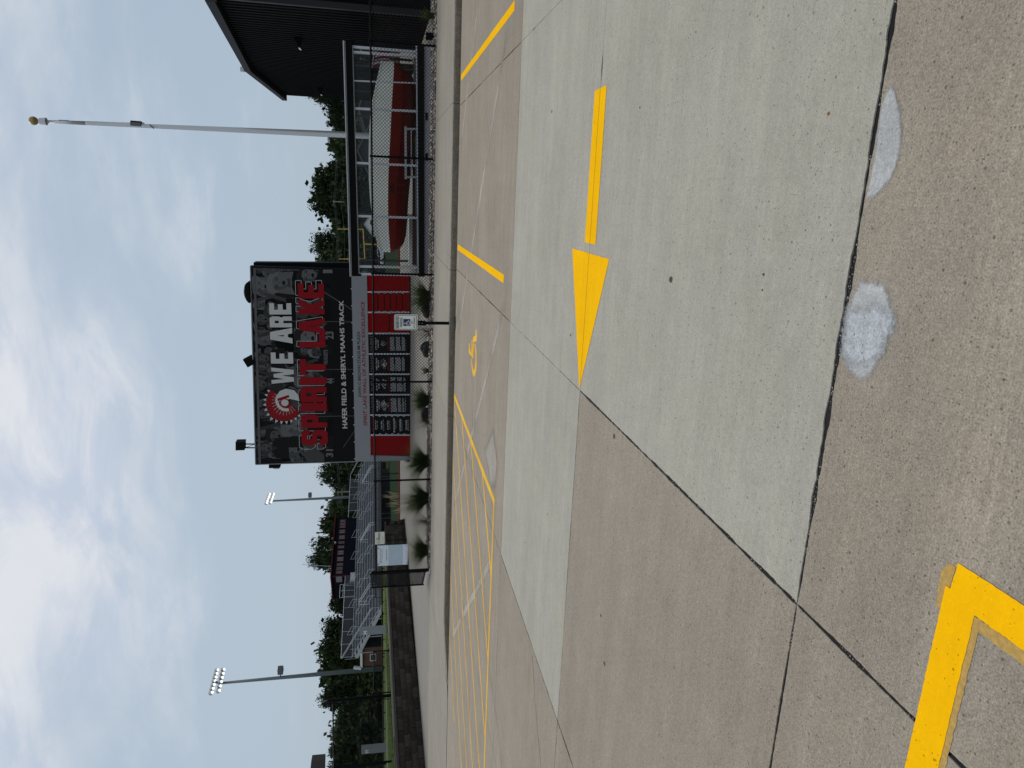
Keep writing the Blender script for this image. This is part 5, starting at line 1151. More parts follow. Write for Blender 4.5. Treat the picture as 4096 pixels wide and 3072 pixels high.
# ================================================================== ACCESSIBLE PARKING SIGN
SGY = 13.62
ps = thing('parking_sign', onz(1822, 1293, .0), 'white reserved parking sign with blue wheelchair square on a black post', 'sign')
gx = onz(1820, 1293, 0); py_ = gx.y
base = gx
mb = MB(); mb.lathe((base.x, base.y, .0), [(.165, .003), (.16, .02), (.12, .03), (.05, .034), (0, .035)], 20); mb.build('base', M_RUB, ps, smooth=True)
xl, xr, zb, zt = rectY(1577, 1670, 1258, 1320, py_ - .03)
mb = MB(); mb.box(base.x - .028, base.x + .028, py_ - .02, py_ + .02, .02, zb - .10); mb.box(base.x - .045, base.x + .045, py_ - .024, py_ + .02, zb - .16, zb + .1); mb.build('post', M_BLK, ps)
mb = MB()
for z in (zb - .03, zb - .09): mb.tube((base.x, py_ - .03, z), (base.x, py_ - .02, z), .006, n=6)
mb.build('bolt', M_ALU, ps)
fs = lambda a, b, e=0.0: Vector((xl + (xr - xl) * (1245 - b) / 855, py_ - .03 - e, zt - (zt - zb) * (a - 510) / 1290))
def rr_loop(a0, a1, b0, b1, r, n=5):
    pts = []
    for (ca, cb, s0) in ((a1 - r, b1 - r, 0), (a0 + r, b1 - r, 90), (a0 + r, b0 + r, 180), (a1 - r, b0 + r, 270)):
        for k in range(n + 1):
            t = math.radians(s0 + 90 * k / n); pts.append((ca + r * math.cos(t), cb + r * math.sin(t)))
    return pts
mb = MB(); lp = rr_loop(510, 1800, 390, 1245, 90); n = len(lp); fr = [fs(a, b) for a, b in lp]; bk = [p + Vector((0, .004, 0)) for p in fr]
mb.add(fr + bk, [tuple(range(n)), tuple(n + k for k in reversed(range(n)))] + [(k, (k + 1) % n, n + (k + 1) % n, n + k) for k in range(n)]); mb.build('plate', M_SIGNW, ps)
mb = MB(); mb.poly([rr_loop(540, 1765, 425, 1215, 70), rr_loop(568, 1738, 452, 1188, 50)], lambda a, b: fs(a, b, .0022)); mb.build('border', M_GREENTXT, ps)
def sgt(mb, tx, a0, a1, b0, b1, bold=.02): put_text(mb, tx, lambda u, v: fs(a1 + (a0 - a1) * v, b1 + (b0 - b1) * u, .0022), 0, 1, 0, 1, bold)
mb = MB(); sgt(mb, 'RESERVED', 605, 775, 485, 1150, .03); sgt(mb, 'PARKING', 815, 975, 565, 1080, .02); sgt(mb, 'VAN', 1452, 1540, 740, 925, .015); sgt(mb, 'ACCESSIBLE', 1575, 1668, 535, 1145, .015); mb.build('sign_text', M_GREENTXT, ps)
mb = MB(); mb.poly([rr_loop(1012, 1405, 635, 1022, 30)], lambda a, b: fs(a, b, .0022)); mb.build('blue_square', M_BLUE, ps)
mb = MB()
def stroke(pts, w):
    P = [Vector((a, b)) for a, b in pts]; L_, R2 = [], []
    for i, p in enumerate(P):
        d = (P[min(i + 1, len(P) - 1)] - P[max(0, i - 1)]).normalized(); e = Vector((-d.y, d.x)) * w / 2; L_.append(p + e); R2.append(p - e)
    for i in range(len(P) - 1): mb.quad(*[fs(q.x, q.y, .0038 + .0001 * stroke.k) for q in (L_[i], L_[i + 1], R2[i + 1], R2[i])])
    stroke.k += 1
stroke.k = 0
stroke([(1070, 885), (1160, 890), (1225, 890), (1225, 785), (1310, 740), (1335, 735)], 28); stroke([(1310, 745), (1325, 700)], 26); stroke([(1170, 885), (1175, 795)], 24)
stroke([(1180, 925), (1205, 955), (1250, 975), (1300, 968), (1345, 935), (1365, 885), (1355, 830), (1320, 795), (1300, 790)], 28)
mb.poly([ell(1068, 880, 30, 30, 12)], lambda a, b: fs(a, b, .0046)); mb.build('wheelchair_symbol', M_WHITE, ps)

# ================================================================== PLANTS AND ROCKS in the gravel
def clump_mesh(seed, h, n, lean, w=.006, spread=.09):
    r = random.Random(seed); mb = MB()
    for k in range(n):
        a = r.uniform(0, 6.283); ln = h * r.uniform(.55, 1.1); out = lean * r.uniform(.15, 1.0) ** .8; b0 = Vector((math.cos(a) * spread * r.random(), math.sin(a) * spread * r.random(), 0))
        d = Vector((math.cos(a + r.uniform(-.5, .5)), math.sin(a + r.uniform(-.5, .5)), 0)); sd_ = Vector((-d.y, d.x, 0)); prev = None; vs = []
        for s_ in range(5):
            t = s_ / 4; p = b0 + d * (out * ln * t ** 1.5) + Vector((0, 0, ln * (t - .42 * out * t * t)))
            ww = w * (1 - t * .85); vs += [p - sd_ * ww, p + sd_ * ww]
        mb.add(vs, [(2 * i, 2 * i + 1, 2 * i + 3, 2 * i + 2) for i in range(4)])
    return mb
big = [clump_mesh(k, .62, 560, 1.25, .0075).mesh('blades', M_BLADE) for k in range(3)]
sml = clump_mesh(9, .42, 170, .7, .006, .05).mesh('blades', M_BLADE)
def plume_mesh(seed):
    r = random.Random(seed); return r
PLY = 18.55
for i, (y, xb2, xtop, me, lab) in enumerate(((1186, 1716, 1636, 0, 'green ornamental grass clump in front of the two large red panels'), (1600, 1718, 1640, 1, 'green ornamental grass clump below the list of names'),
      (1845, 1718, 1618, 2, 'widest green ornamental grass clump at the foot of the grey side column'), (1992, 1717, 1622, 0, 'dark green ornamental grass clump right of the gate, before the tan plumes'), (2200, 1716, 1632, 1, 'green ornamental grass clump under the pale blue turf sign'))):
    b = onz(1713, y, .13); b = ony(1712, y, PLY); h = ony(xtop, y, PLY).z - .13
    t = thing('ornamental_grass', (b.x, PLY, .125), lab, 'plant', 'ornamental grass clumps in the gravel'); o = link('blades', big[me], t); o.matrix_parent_inverse = Matrix(); o.scale = (h / .46, h / .46, h / .50); o.rotation_euler = (0, 0, i * 1.3)
for y, Y, h, lab in ((1483, 18.7, .30, 'small sparse green grass tuft between two dark rocks'), (62, 18.45, .40, 'small yellowish grass tuft at the black building corner')):
    b = ony(1712, y, Y); t = thing('ornamental_grass', (b.x, Y, .125), lab, 'plant'); o = link('blades', sml, t); o.matrix_parent_inverse = Matrix(); o.scale = (h / .4,) * 3
def twig_mesh(seed, n):
    r = random.Random(seed); mb = MB()
    for k in range(n):
        a = r.uniform(0, 6.283); el_ = r.uniform(.5, 1.4); L_ = r.uniform(.25, .5); p = Vector((0, 0, 0)); d = Vector((math.cos(a) * math.cos(el_), math.sin(a) * math.cos(el_), math.sin(el_)))
        for s_ in range(3):
            q = p + d * L_ / 3; mb.tube(p, q, .005 - .001 * s_, n=3, caps=False)
            e = (d + Vector((r.uniform(-.6, .6), r.uniform(-.6, .6), r.uniform(-.2, .4)))).normalized(); mb.tube(q, q + e * .12, .0025, n=3, caps=False); p = q; d = (d + Vector((r.uniform(-.2, .2), r.uniform(-.2, .2), .05))).normalized()
    return mb.mesh('twigs', M_TWIG)
lv = MB(); rr = random.Random(4)
for k in range(40):
    c_ = Vector((rr.uniform(-.15, .15), rr.uniform(-.15, .15), rr.uniform(.05, .22))); a = rr.uniform(0, 6.3); e = Vector((math.cos(a), math.sin(a), rr.uniform(-.5, .5))) * .02; g_ = Vector((-math.sin(a), math.cos(a), .3)) * .012
    lv.quad(c_ - e, c_ + g_, c_ + e, c_ - g_)
lv = lv.mesh('leaves', mat('dull red leaves', (.10, .045, .03), .8))
for k, (y, lab) in enumerate(((1330, 'bare twiggy shrub behind the parking sign post'), (1690, 'bare twiggy shrub left of a dark rock under the name list'), (2085, 'bare twiggy shrub with a few dull red leaves near the gate'))):
    b = ony(1712, y, 18.7); t = thing('twiggy_shrub', (b.x, 18.7, .12), lab, 'shrub'); o = link('twigs', twig_mesh(k, 26), t); o.matrix_parent_inverse = Matrix()
    if k == 2: o = link('leaves', lv, t); o.matrix_parent_inverse = Matrix()
for k, (y, lab) in enumerate(((1238, 'dark lava rock beside the right grass clump'), (1396, 'dark lava rock in the gravel below the rightmost plaque'), (1660, 'dark lava rock in the gravel below the name list'))):
    b = ony(1704, y, 19.0); mb = MB(); vs = []; bm = bmesh.new(); bmesh.ops.create_icosphere(bm, subdivisions=3, radius=1)
    for v in bm.verts:
        n_ = 1 + .32 * noise.noise(v.co * 1.6 + Vector((k * 7, 0, 0))) + .12 * noise.noise(v.co * 5 + Vector((0, k, 0))); v.co = Vector((v.co.x * .23 * n_, v.co.y * .2 * n_, max(v.co.z * .22 * n_, -.05)))
    me = bpy.data.meshes.new('lava_rock'); bm.to_mesh(me); bm.free(); me.materials.append(M_ROCK)
    o = link('lava_rock', me); o.location = (b.x, 19.0, .14); tag(o, lab, 'rock', 'dark rocks in the gravel')
# feather grass with tan plumes behind the fence
b = ony(1690, 2020, 21.5); fgt = thing('feather_grass', (b.x, 21.5, .13), 'tall feather grass with tan seed plumes behind the fence by the gate', 'plant')
r = random.Random(21); st_, pm = MB(), MB()
for k in range(30):
    y = r.uniform(1962, 2068); x = 1537 + 34 * abs((y - 1990) / 60) ** 1.3 + r.uniform(-10, 40); q = ony(x, y, 21.5 + r.uniform(-.3, .3)); p = Vector((b.x + (q.x - b.x) * .35 + r.uniform(-.05, .05), 21.5, .13))
    m_ = p.lerp(q, .72) + Vector((0, 0, .03)); st_.tube(p, m_, .004, n=3, caps=False); 
    for s_ in range(6):
        t0, t1 = s_ / 6, (s_ + 1) / 6; a_ = m_.lerp(q, t0); b_ = m_.lerp(q, t1); wf = lambda t: .002 + .0075 * math.sin(math.pi * min(1, t * .9 + .1)); pm.tube(a_, b_, wf(t0), wf(t1), n=5, caps=False)
st_.build('stems', M_STEM, fgt); pm.build('plumes', M_PLUME, fgt); o = link('blades', clump_mesh(14, .7, 260, .6).mesh('blades', M_STEM), fgt); o.matrix_parent_inverse = Matrix(); 
# ================================================================== BLEACHERS AND PRESS BOX (left background)
def hor(v): v = Vector((v[0], v[1], 0)); return v.normalized()
RUN = hor(ray(1508, -60)); BACK = Vector((-RUN.y, RUN.x, 0))
BA = at(1411, 2627, 82)                                        # rear left corner of the top row
def hit(y, P, d):
    """distance along plan line P + t d where it crosses the sight line of photo row y"""
    v = ray(1450, y); a = np.array([[d.x, -v[0]], [d.y, -v[1]]]); return float(np.linalg.solve(a, np.array([-P.x, -P.y]))[0])
BLEN = hit(1896, BA, RUN); NR = 10; RD = .80; ZTOP = BA.z; ZG = 1.15; Z0 = 1.75
BF = BA - BACK * (NR * RD)
def bl_(s_, w, z): p = BF + RUN * s_ + BACK * w; return Vector((p.x, p.y, z))
def bbox(mb, s0, s1, w0, w1, z0, z1):
    mb.hexa([bl_(s0, w0, z0), bl_(s1, w0, z0), bl_(s1, w1, z0), bl_(s0, w1, z0), bl_(s0, w0, z1), bl_(s1, w0, z1), bl_(s1, w1, z1), bl_(s0, w1, z1)])
stand = thing('bleachers', bl_(BLEN / 2, 4, ZG), 'long grey aluminium bleachers with hoop handrails on the left', 'bleachers')
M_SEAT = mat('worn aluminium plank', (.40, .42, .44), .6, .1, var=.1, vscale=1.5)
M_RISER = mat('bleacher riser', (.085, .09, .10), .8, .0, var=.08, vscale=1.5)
for i in range(NR):
    z = Z0 + (ZTOP - Z0) * i / (NR - 1); rise = (ZTOP - Z0) / (NR - 1)
    mb = MB(); bbox(mb, 0, BLEN, i * RD + .34, i * RD + .62, z + .02, z + .065); mb.build('seat_plank', M_SEAT, stand)
    mb = MB(); bbox(mb, 0, BLEN, i * RD - .05, i * RD + .34, z - .40, z - .36); mb.build('foot_board', M_SEAT, stand)
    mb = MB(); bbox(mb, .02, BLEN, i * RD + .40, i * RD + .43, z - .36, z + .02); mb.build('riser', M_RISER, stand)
    mb = MB(); k = .9
    while k < BLEN: bbox(mb, k, k + .10, i * RD + .31, i * RD + .345, z - .05, z + .03); k += 1.83
    tag(mb.build('seat_bracket', M_BLK2, stand), kind='stuff')
    mb = MB(); bbox(mb, -.06, -.01, i * RD - .05, i * RD + .75, z - .42, z - .22); mb.build('end_plate', M_SEAT, stand)
mb = MB(); a, b = bl_(-.1, -.1, Z0 - .6), bl_(-.1, NR * RD + .1, ZTOP - .45); mb.bar(a, b, .06, .38); mb.build('stringer', M_SEAT, stand)
for k in range(9):
    s_ = .3 + (BLEN - .6) * k / 8
    for w in (2.4, 5.2, 7.8):
        mb = MB(); z = Z0 + (ZTOP - Z0) * w / (NR * RD) - .45; mb.bar(bl_(s_, w, .08), bl_(s_, w, z), .09, .09, up=(0, 1, 0)); mb.build('leg', M_GALV, stand)
RH = at(1369, 2627, 82).z - ZTOP + .12
n = 22
SB0, SB1 = hit(2300, BA, RUN), hit(2066, BA, RUN)
for nm, z in (('rear_top_rail', ZTOP + RH), ('rear_bottom_rail', ZTOP + .06)):
    mb = MB(); mb.tube(bl_(0, NR * RD, z), bl_(SB0, NR * RD, z), .035, n=6); mb.build(nm, M_GALV, stand); mb = MB(); mb.tube(bl_(SB1, NR * RD, z), bl_(BLEN, NR * RD, z), .035, n=6); mb.build(nm, M_GALV, stand)
k = 0.0
while k <= BLEN:
    if SB0 - 1.2 < k < SB1 + .2: k += 1.9; continue
    mb = MB(); mb.tube(bl_(k, NR * RD, ZTOP - .3), bl_(k, NR * RD, ZTOP + RH), .03, n=6); mb.build('rail_post', M_GALV, stand)
    if k + 1.9 < BLEN: mb = MB(); bbox(mb, k + .05, k + 1.85, NR * RD + .03, NR * RD + .04, ZTOP + .1, ZTOP + RH - .04); mb.build('windscreen', M_DARKMESH, stand)
    k += 1.9
for s_ in (-.12, BLEN + .1):
    for dz in (1.05, .93, .12):
        mb = MB(); mb.tube(bl_(s_, .3, Z0 + dz - .2), bl_(s_, NR * RD, ZTOP + dz + (RH - 1.05) * (dz > .5)), .028, n=6); mb.build('side_rail', M_GALV, stand)
    for i in range(0, NR + 1, 2):
        z = Z0 + (ZTOP - Z0) * i / NR; mb = MB(); mb.tube(bl_(s_, i * RD + .2, z - .5), bl_(s_, i * RD + .2, z + .9), .022, n=6); mb.build('side_post', M_GALV, stand)
def hoop(s_, i0, i1, h=.8, two=False):
    z = lambda i: Z0 + (ZTOP - Z0) * i / (NR - 1); pts = [bl_(s_, i0 * RD + .3, z(i0)), bl_(s_, i0 * RD + .3, z(i0) + h), bl_(s_, i1 * RD + .3, z(i1) + h), bl_(s_, i1 * RD + .3, z(i1))]
    mb = MB(); mb.path(pts, .022, 6); m_ = [p - Vector((0, 0, .42)) for p in pts[1:3]]; mb.path(m_, .018, 6); mb.build('aisle_hoop', M_GALV, stand)
s_ = 2.6; row = 0
while s_ < BLEN - 1:
    for i0 in (1, 4, 7): hoop(s_ + (.0 if i0 != 4 else 1.0), i0, i0 + 1.7)
    s_ += 4.3
# long stair rails at two aisles
for s_ in (3.4, hit(2230, BA, RUN) * .86, BLEN * .75):
    z = lambda i: Z0 + (ZTOP - Z0) * i / (NR - 1)
    for ds in (0, .45): mb = MB(); mb.path([bl_(s_ + ds, .4, z(0) + .2), bl_(s_ + ds, .4, z(0) + 1.0), bl_(s_ + ds, 4 * RD, z(4) + 1.0), bl_(s_ + ds, 4 * RD, z(4))], .032, 6); mb.build('stair_rail', M_ALU, stand)
fr_ = MB(); 
for z in (Z0 + .35, Z0 - .35): fr_.tube(bl_(0, -1.2, z), bl_(BLEN, -1.2, z), .03, n=6)
fr_.build('front_rail', M_BLK, stand)
mb = MB(); k = 0
while k <= BLEN: mb.tube(bl_(k, -1.2, .08), bl_(k, -1.2, Z0 + .35), .025, n=5); k += 2.2
tag(mb.build('front_rail_posts', M_BLK, stand), kind='stuff')
mb = MB(); bbox(mb, 0.5, BLEN, 7.2, 7.3, .1, ZTOP - .9); mb.build('underside_shade', M_DARKMESH, stand)  # dark sheet added under the rows to stand in for the shade there

# press box on top
C0 = BA + RUN * hit(2290, BA, RUN) + BACK * .5
plen = hit(2068, C0, RUN); pw = hit(2386, C0, BACK)
def zpx(x, y, P):                                             # height of photo point (x,y) above plan point P
    d = ray(x, y); t = (P.x * d[0] + P.y * d[1]) / (d[0] ** 2 + d[1] ** 2); return EYE + d[2] * t
C1 = C0 + RUN * plen; C2 = C0 + BACK * pw
zt0, zb0 = zpx(1325, 2290, C0), zpx(1409, 2290, C0); zt1 = zpx(1345, 2070, C1); ztop_ = (zt0 + zt1) / 2; zt2 = zpx(1335, 2386, C2)
box_ = thing('press_box', (C0.x, C0.y, ZTOP), 'dark navy press box with rust red trim above the bleachers', 'press box')
pz = lambda s_, z, e=0.0: Vector((*(C0 + RUN * s_ - BACK * e)[:2], z))
ez = lambda w, z, e=0.0: Vector((*(C0 + BACK * w - RUN * e)[:2], z))
zb0 -= .3
nb = 10
for k in range(nb):
    a, b = plen * k / nb + .006, plen * (k + 1) / nb - .006; mb = MB(); mb.hexa([pz(a, zb0), pz(b, zb0), pz(b, zb0, -.12), pz(a, zb0, -.12), pz(a, ztop_), pz(b, ztop_), pz(b, ztop_, -.12), pz(a, ztop_, -.12)]); mb.build('front_panel', M_NAVY, box_)
for k in range(3):
    a, b = pw * k / 3 + .006 + (.13 if k == 0 else 0), pw * (k + 1) / 3 - .006; tz = lambda w: ztop_ + (zt2 - ztop_) * w / pw
    mb = MB(); mb.hexa([ez(a, zb0 - .5), ez(b, zb0 - .5), ez(b, zb0 - .5, -.12), ez(a, zb0 - .5, -.12), ez(a, tz(a)), ez(b, tz(b)), ez(b, tz(b), -.12), ez(a, tz(a), -.12)]); mb.build('end_panel', M_NAVY, box_)
mb = MB(); a, b = C1, C1 + BACK * pw; mb.hexa([Vector((*p[:2], z)) for z in (zb0 - .5, min(ztop_, zt2)) for p in (C1, C1 + BACK * pw, C1 + BACK * pw - RUN * .1, C1 - RUN * .1)]); mb.build('far_end', M_NAVY, box_)
mb = MB(); mb.hexa([Vector((*p[:2], z)) for z in (zb0 - .5, zt2 - .05) for p in (C2, C2 + RUN * plen, C2 + RUN * plen - BACK * .1, C2 - BACK * .1)]); mb.build('rear_wall', M_NAVY, box_)
o1 = .35
q = [C0 - RUN * o1 - BACK * o1, C1 + RUN * o1 - BACK * o1, C1 + RUN * o1 + BACK * (pw + o1), C0 - RUN * o1 + BACK * (pw + o1)]; zz = [ztop_ + .02, ztop_ + .02, zt2 - .0, zt2 - .0]
mb = MB(); mb.hexa([Vector((*p[:2], z)) for p, z in zip(q, zz)] + [Vector((*p[:2], z + .14)) for p, z in zip(q, zz)]); mb.build('roof', M_REDTRIM, box_)
mb = MB(); mb.hexa([pz(-.02, zb0 + .5, .05), pz(.16, zb0 + .5, .05), pz(.16, zb0 + .5, -.02), pz(-.02, zb0 + .5, -.02), pz(-.02, ztop_, .05), pz(.16, ztop_, .05), pz(.16, ztop_, -.02), pz(-.02, ztop_, -.02)]); mb.build('corner_trim', M_REDTRIM, box_)
def zat(x, y): return zpx(x, y, C0 + RUN * hit(y, C0, RUN))
for (xa, xb, ya, yb) in ((455, 555, 105, 148), (450, 555, 150, 198), (447, 552, 202, 245), (440, 545, 268, 335), (435, 540, 360, 432), (425, 535, 460, 505), (418, 530, 530, 582), (412, 522, 610, 688), (403, 518, 715, 795), (397, 512, 818, 870), (390, 505, 882, 938), (385, 500, 945, 1000)):
    x0, x1, y0, y1 = 1250 + xa * .241, 1250 + xb * .241, 2050 + ya * .241, 2050 + yb * .241
    s0, s1 = hit(y1, C0, RUN), hit(y0, C0, RUN); ym = (y0 + y1) / 2; z1, z0 = zat(x0, ym), zat(x1, ym)
    mb = MB(); w = .07
    for (a, b, c, d) in ((s0, s1, z0, z0 + w), (s0, s1, z1 - w, z1), (s0, s0 + w, z0 + w, z1 - w), (s1 - w, s1, z0 + w, z1 - w), ((s0 + s1) / 2 - .02, (s0 + s1) / 2 + .02, z0 + w, z1 - w)):
        mb.hexa([pz(a, c, .05), pz(b, c, .05), pz(b, c, .0), pz(a, c, .0), pz(a, d, .05), pz(b, d, .05), pz(b, d, .0), pz(a, d, .0)])
    o = mb.build('window', M_REDTRIM, box_); mb = MB(); mb.quad(pz(s0 + w, z0 + w, .02), pz(s1 - w, z0 + w, .02), pz(s1 - w, z1 - w, .02), pz(s0 + w, z1 - w, .02)); mb.build('pane', M_DGLASS, o)
for nm, xa, xb, ya, yb, m_ in (('window', 383, 500, 1030, 1135, M_DGLASS), ('door', 390, 450, 1230, 1310, M_BLK2)):
    x0, x1, y0, y1 = 1250 + xa * .241, 1250 + xb * .241, 2050 + ya * .241, 2050 + yb * .241
    w0, w1 = hit(y0, C0, BACK), hit(y1, C0, BACK); Pm = C0 + BACK * (w0 + w1) / 2; z1, z0 = zpx(x0, (y0 + y1) / 2, Pm), zpx(x1, (y0 + y1) / 2, Pm)
    mb = MB(); mb.hexa([ez(w0, z0, .04), ez(w1, z0, .04), ez(w1, z0, .0), ez(w0, z0, .0), ez(w0, z1, .04), ez(w1, z1, .04), ez(w1, z1, .0), ez(w0, z1, .0)]); o = mb.build(nm, M_REDTRIM if nm == 'window' else m_, box_)
    if nm == 'window': mb = MB(); w = .08; mb.quad(ez(w0 + w, z0 + w, .046), ez(w1 - w, z0 + w, .046), ez(w1 - w, z1 - w, .046), ez(w0 + w, z1 - w, .046)); mb.build('pane', mat('pale blind', (.14, .145, .14), .4), o)
mb = MB(); p = pz(hit(2172, C0, RUN), zat(1341, 2172), .25); mb.obb(p, RUN * .16, BACK * .12, (0, 0, .09)); mb.build('lamp', M_GALV, box_)
# landing and entry rails at the left end of the press box
lp_ = BA + RUN * (hit(2330, BA, RUN)); mb = MB(); L2 = hit(2292, BA, RUN) - hit(2385, BA, RUN); s0 = hit(2385, BA, RUN)
lnd = MB(); bbox(lnd, s0, s0 + L2, NR * RD, NR * RD + 1.6, ZTOP - .1, ZTOP + .05); lnd.build('landing', M_SEAT, stand)
for z in (ZTOP + 1.9, ZTOP + 1.5):
    mb = MB(); mb.tube(bl_(s0, NR * RD, z), bl_(s0 + L2 * .55, NR * RD, z), .03, n=6); mb.build('landing_rail', M_GALV, stand)
for t in (0, .28, .55):
    mb = MB(); mb.tube(bl_(s0 + L2 * t, NR * RD, ZTOP), bl_(s0 + L2 * t, NR * RD, ZTOP + 1.9), .03, n=6); mb.build('landing_post', M_GALV, stand)
mb = MB(); bbox(mb, s0 + L2 * .62, s0 + L2 * .95, NR * RD - .4, NR * RD - .1, ZTOP - .05, ZTOP + .65); mb.build('step_box', mat('pale metal', (.38, .39, .40), .5), stand)

# television mast beyond
an = thing('antenna_mast', at(1340, 2262, 120), 'thin metal antenna mast rising behind the press box roof', 'antenna')
a, b = at(1330, 2266, 120), at(1208, 2258, 120); mb = MB(); mb.tube(a, b, .035, n=5); mb.build('mast', M_GALV, an)
for x, l in ((1232, 12), (1248, 8), (1256, 16)):
    for k in range(2):
        mb = MB(); c_ = at(x + k * 3, 2261, 120); mb.tube(c_ - Vector(right) * l * .04, c_ + Vector(right) * l * .04, .03, n=4); mb.build('antenna_arm', M_GALV, an)
for dy in (-8, 8):
    mb = MB(); mb.tube(at(1228, 2261 + dy, 120), at(1262, 2261 + dy * .7, 120), .025, n=4); mb.build('antenna_rod', M_GALV, an)

# ================================================================== FIELD LIGHT TOWERS
aim = (Vector(right) * .42 - hor(fwd) * .62 - Vector((0, 0, .62))).normalized()
def tower(dep, foot, neck, rows, mid, rbase, rtop, label, zg, rl):
    A_, B_ = at(*foot, dep), at(*neck, dep); d = (B_ - A_).normalized(); G = A_ - d * ((A_.z - zg) / d.z)
    t = thing('light_tower', G, label, 'light tower', 'field light towers')
    mb = MB(); mb.tube(G, B_, rbase, rtop, n=12); mb.build('pole', M_POLE, t, smooth=True)
    for (pa, da), (pb, db), n in rows:
        a, b = at(*pa, da), at(*pb, db); mb = MB(); mb.bar(a, b, .12, .14); mb.build('crossarm', M_POLE, t)
        for k in range(n):
            c_ = a.lerp(b, k / (n - 1)) + aim * .18 + Vector((0, 0, .0)); u = aim.orthogonal().normalized(); w = aim.cross(u)
            mb = MB(); vs = []
            for rr_, dd in ((.10, -.34), (.22, -.22), (rl, .10), (rl * 1.03, .14)):
                for q in range(12): vs.append(c_ + aim * dd + (u * math.cos(q * math.pi / 6) + w * math.sin(q * math.pi / 6)) * rr_)
            mb.add(vs, [(i * 12 + q, i * 12 + (q + 1) % 12, (i + 1) * 12 + (q + 1) % 12, (i + 1) * 12 + q) for i in range(3) for q in range(12)] + [tuple(reversed(range(12)))]); o = mb.build('floodlight', M_GALV, t)
            mb = MB(); mb.add([c_ + aim * .11 + (u * math.cos(q * math.pi / 6) + w * math.sin(q * math.pi / 6)) * rl * .97 for q in range(12)], [tuple(range(12))]); mb.build('lens', M_LAMP, o)
    a, b = at(*rows[0][0][0], rows[0][0][1]).lerp(at(*rows[0][1][0], rows[0][1][1]), .5), B_
    mb = MB(); mb.tube(B_, a, rtop, n=8); mb.build('head_post', M_POLE, t)
    c_ = at(*mid, dep); m_ = B_.lerp(A_, (c_.z - B_.z) / (A_.z - B_.z)); mb = MB(); mb.obb(c_, RUN * .3, BACK * .28, (0, 0, .24)); mb.tube(m_, c_, .05, n=6); mb.build('lower_floodlight', M_POLE, t)
    return t
tw = tower(67, (1473, 2678.5), (880, 2733), ((((843, 2772), 65.2), ((866, 2682), 69.5), 7), (((872, 2764), 65.2), ((891, 2680), 69.5), 6)), (1122, 2681), .25, .11, 'nearest tall field light tower with a double bank of lit lamps, leftmost in view', 1.1, .15)
mb = MB(); a, b = at(1445, 2673, 66.5), at(1415, 2670, 66.5); mb.tube(b, a, .16, n=4); mb.build('control_box', M_GALV, tw)
tower(108, (1420, 1987), (1090, 2004), ((((1063, 2014), 105.5), ((1076, 1978), 112), 6), (((1080, 2012), 105.5), ((1092, 1977), 112), 6)), (1240, 1980), .26, .13, 'farther field light tower with lit lamps beside the banner left edge', .1, .19)
# utility poles and wires
def upole(dep, top_, foot, arms, label, tr=False):
    a, b = at(*foot, dep), at(*top_, dep); t = thing('utility_pole', (a.x, a.y, .1), label, 'utility pole', 'wooden utility poles'); mb = MB(); mb.tube((a.x, a.y, .1), b, .17, .12, n=8); mb.build('pole', M_UPOLE, t)
    for x, y0, y1 in arms: mb = MB(); mb.bar(at(x, y0, dep), at(x, y1, dep), .12, .14); mb.build('crossarm', M_UPOLE, t)
    if tr:
        for y in tr:
            mb = MB(); mb.tube(at(1404, y, dep - .3), at(1396, y, dep - .3), .28, n=10); mb.build('transformer', M_GALV, t)
    return b
upole(135, (1347, 1969), (1440, 1962), ((1352, 1964, 1980), (1368, 1955, 1986)), 'wooden utility pole with two crossarms beside the far light tower')
upole(138, (1370, 2042), (1440, 2040), ((1372, 2026, 2058), (1383, 2033, 2050)), 'wooden utility pole with two transformers right of the press box', (2036, 2048))
upole(150, (1331, 806), (1470, 812), ((1335, 800, 818),), 'wooden utility pole in front of the big tree behind the boat case')
def wire(pts, dep, label, r=.02, sag=0):
    P = [at(x, y, dep) for x, y in pts]; Q = []
    for a, b in zip(P[:-1], P[1:]):
        for k in range(8): t = k / 8; Q.append(a.lerp(b, t) - Vector((0, 0, sag * 4 * t * (1 - t))))
    Q.append(P[-1]); mb = MB(); mb.path(Q, r, 4); o = mb.build('overhead_wire', M_WIREGR); tag(o, label, 'cable', 'overhead wires')
wire([(1346, 380), (1333, 806), (1343, 1060)], 150, 'topmost of the overhead wires crossing the trees right of the banner', .022, .4)
wire([(1342, 380), (1336, 806), (1347, 1060)], 150.4, 'middle overhead wire of the close trio crossing the trees right of the banner', .022, .4)
wire([(1350, 380), (1340, 806), (1351, 1060)], 150.8, 'lowest overhead wire of the close trio crossing the trees right of the banner', .022, .4)
wire([(1372, 380), (1362, 806), (1376, 1060)], 150.2, 'single lowest overhead cable crossing the trees right of the banner', .026, .4)
wire([(1344, 1846), (1348, 1969), (1366, 2072)], 135, 'upper overhead wire between the banner and the press box', .022, .3)
wire([(1352, 1846), (1352, 1969), (1374, 2072)], 135.4, 'lower overhead wire between the banner and the press box', .022, .3)
wire([(1380, 1846), (1386, 1962), (1396, 2034)], 135.8, 'lowest sagging cable left of the banner below two upper wires', .022, .5)

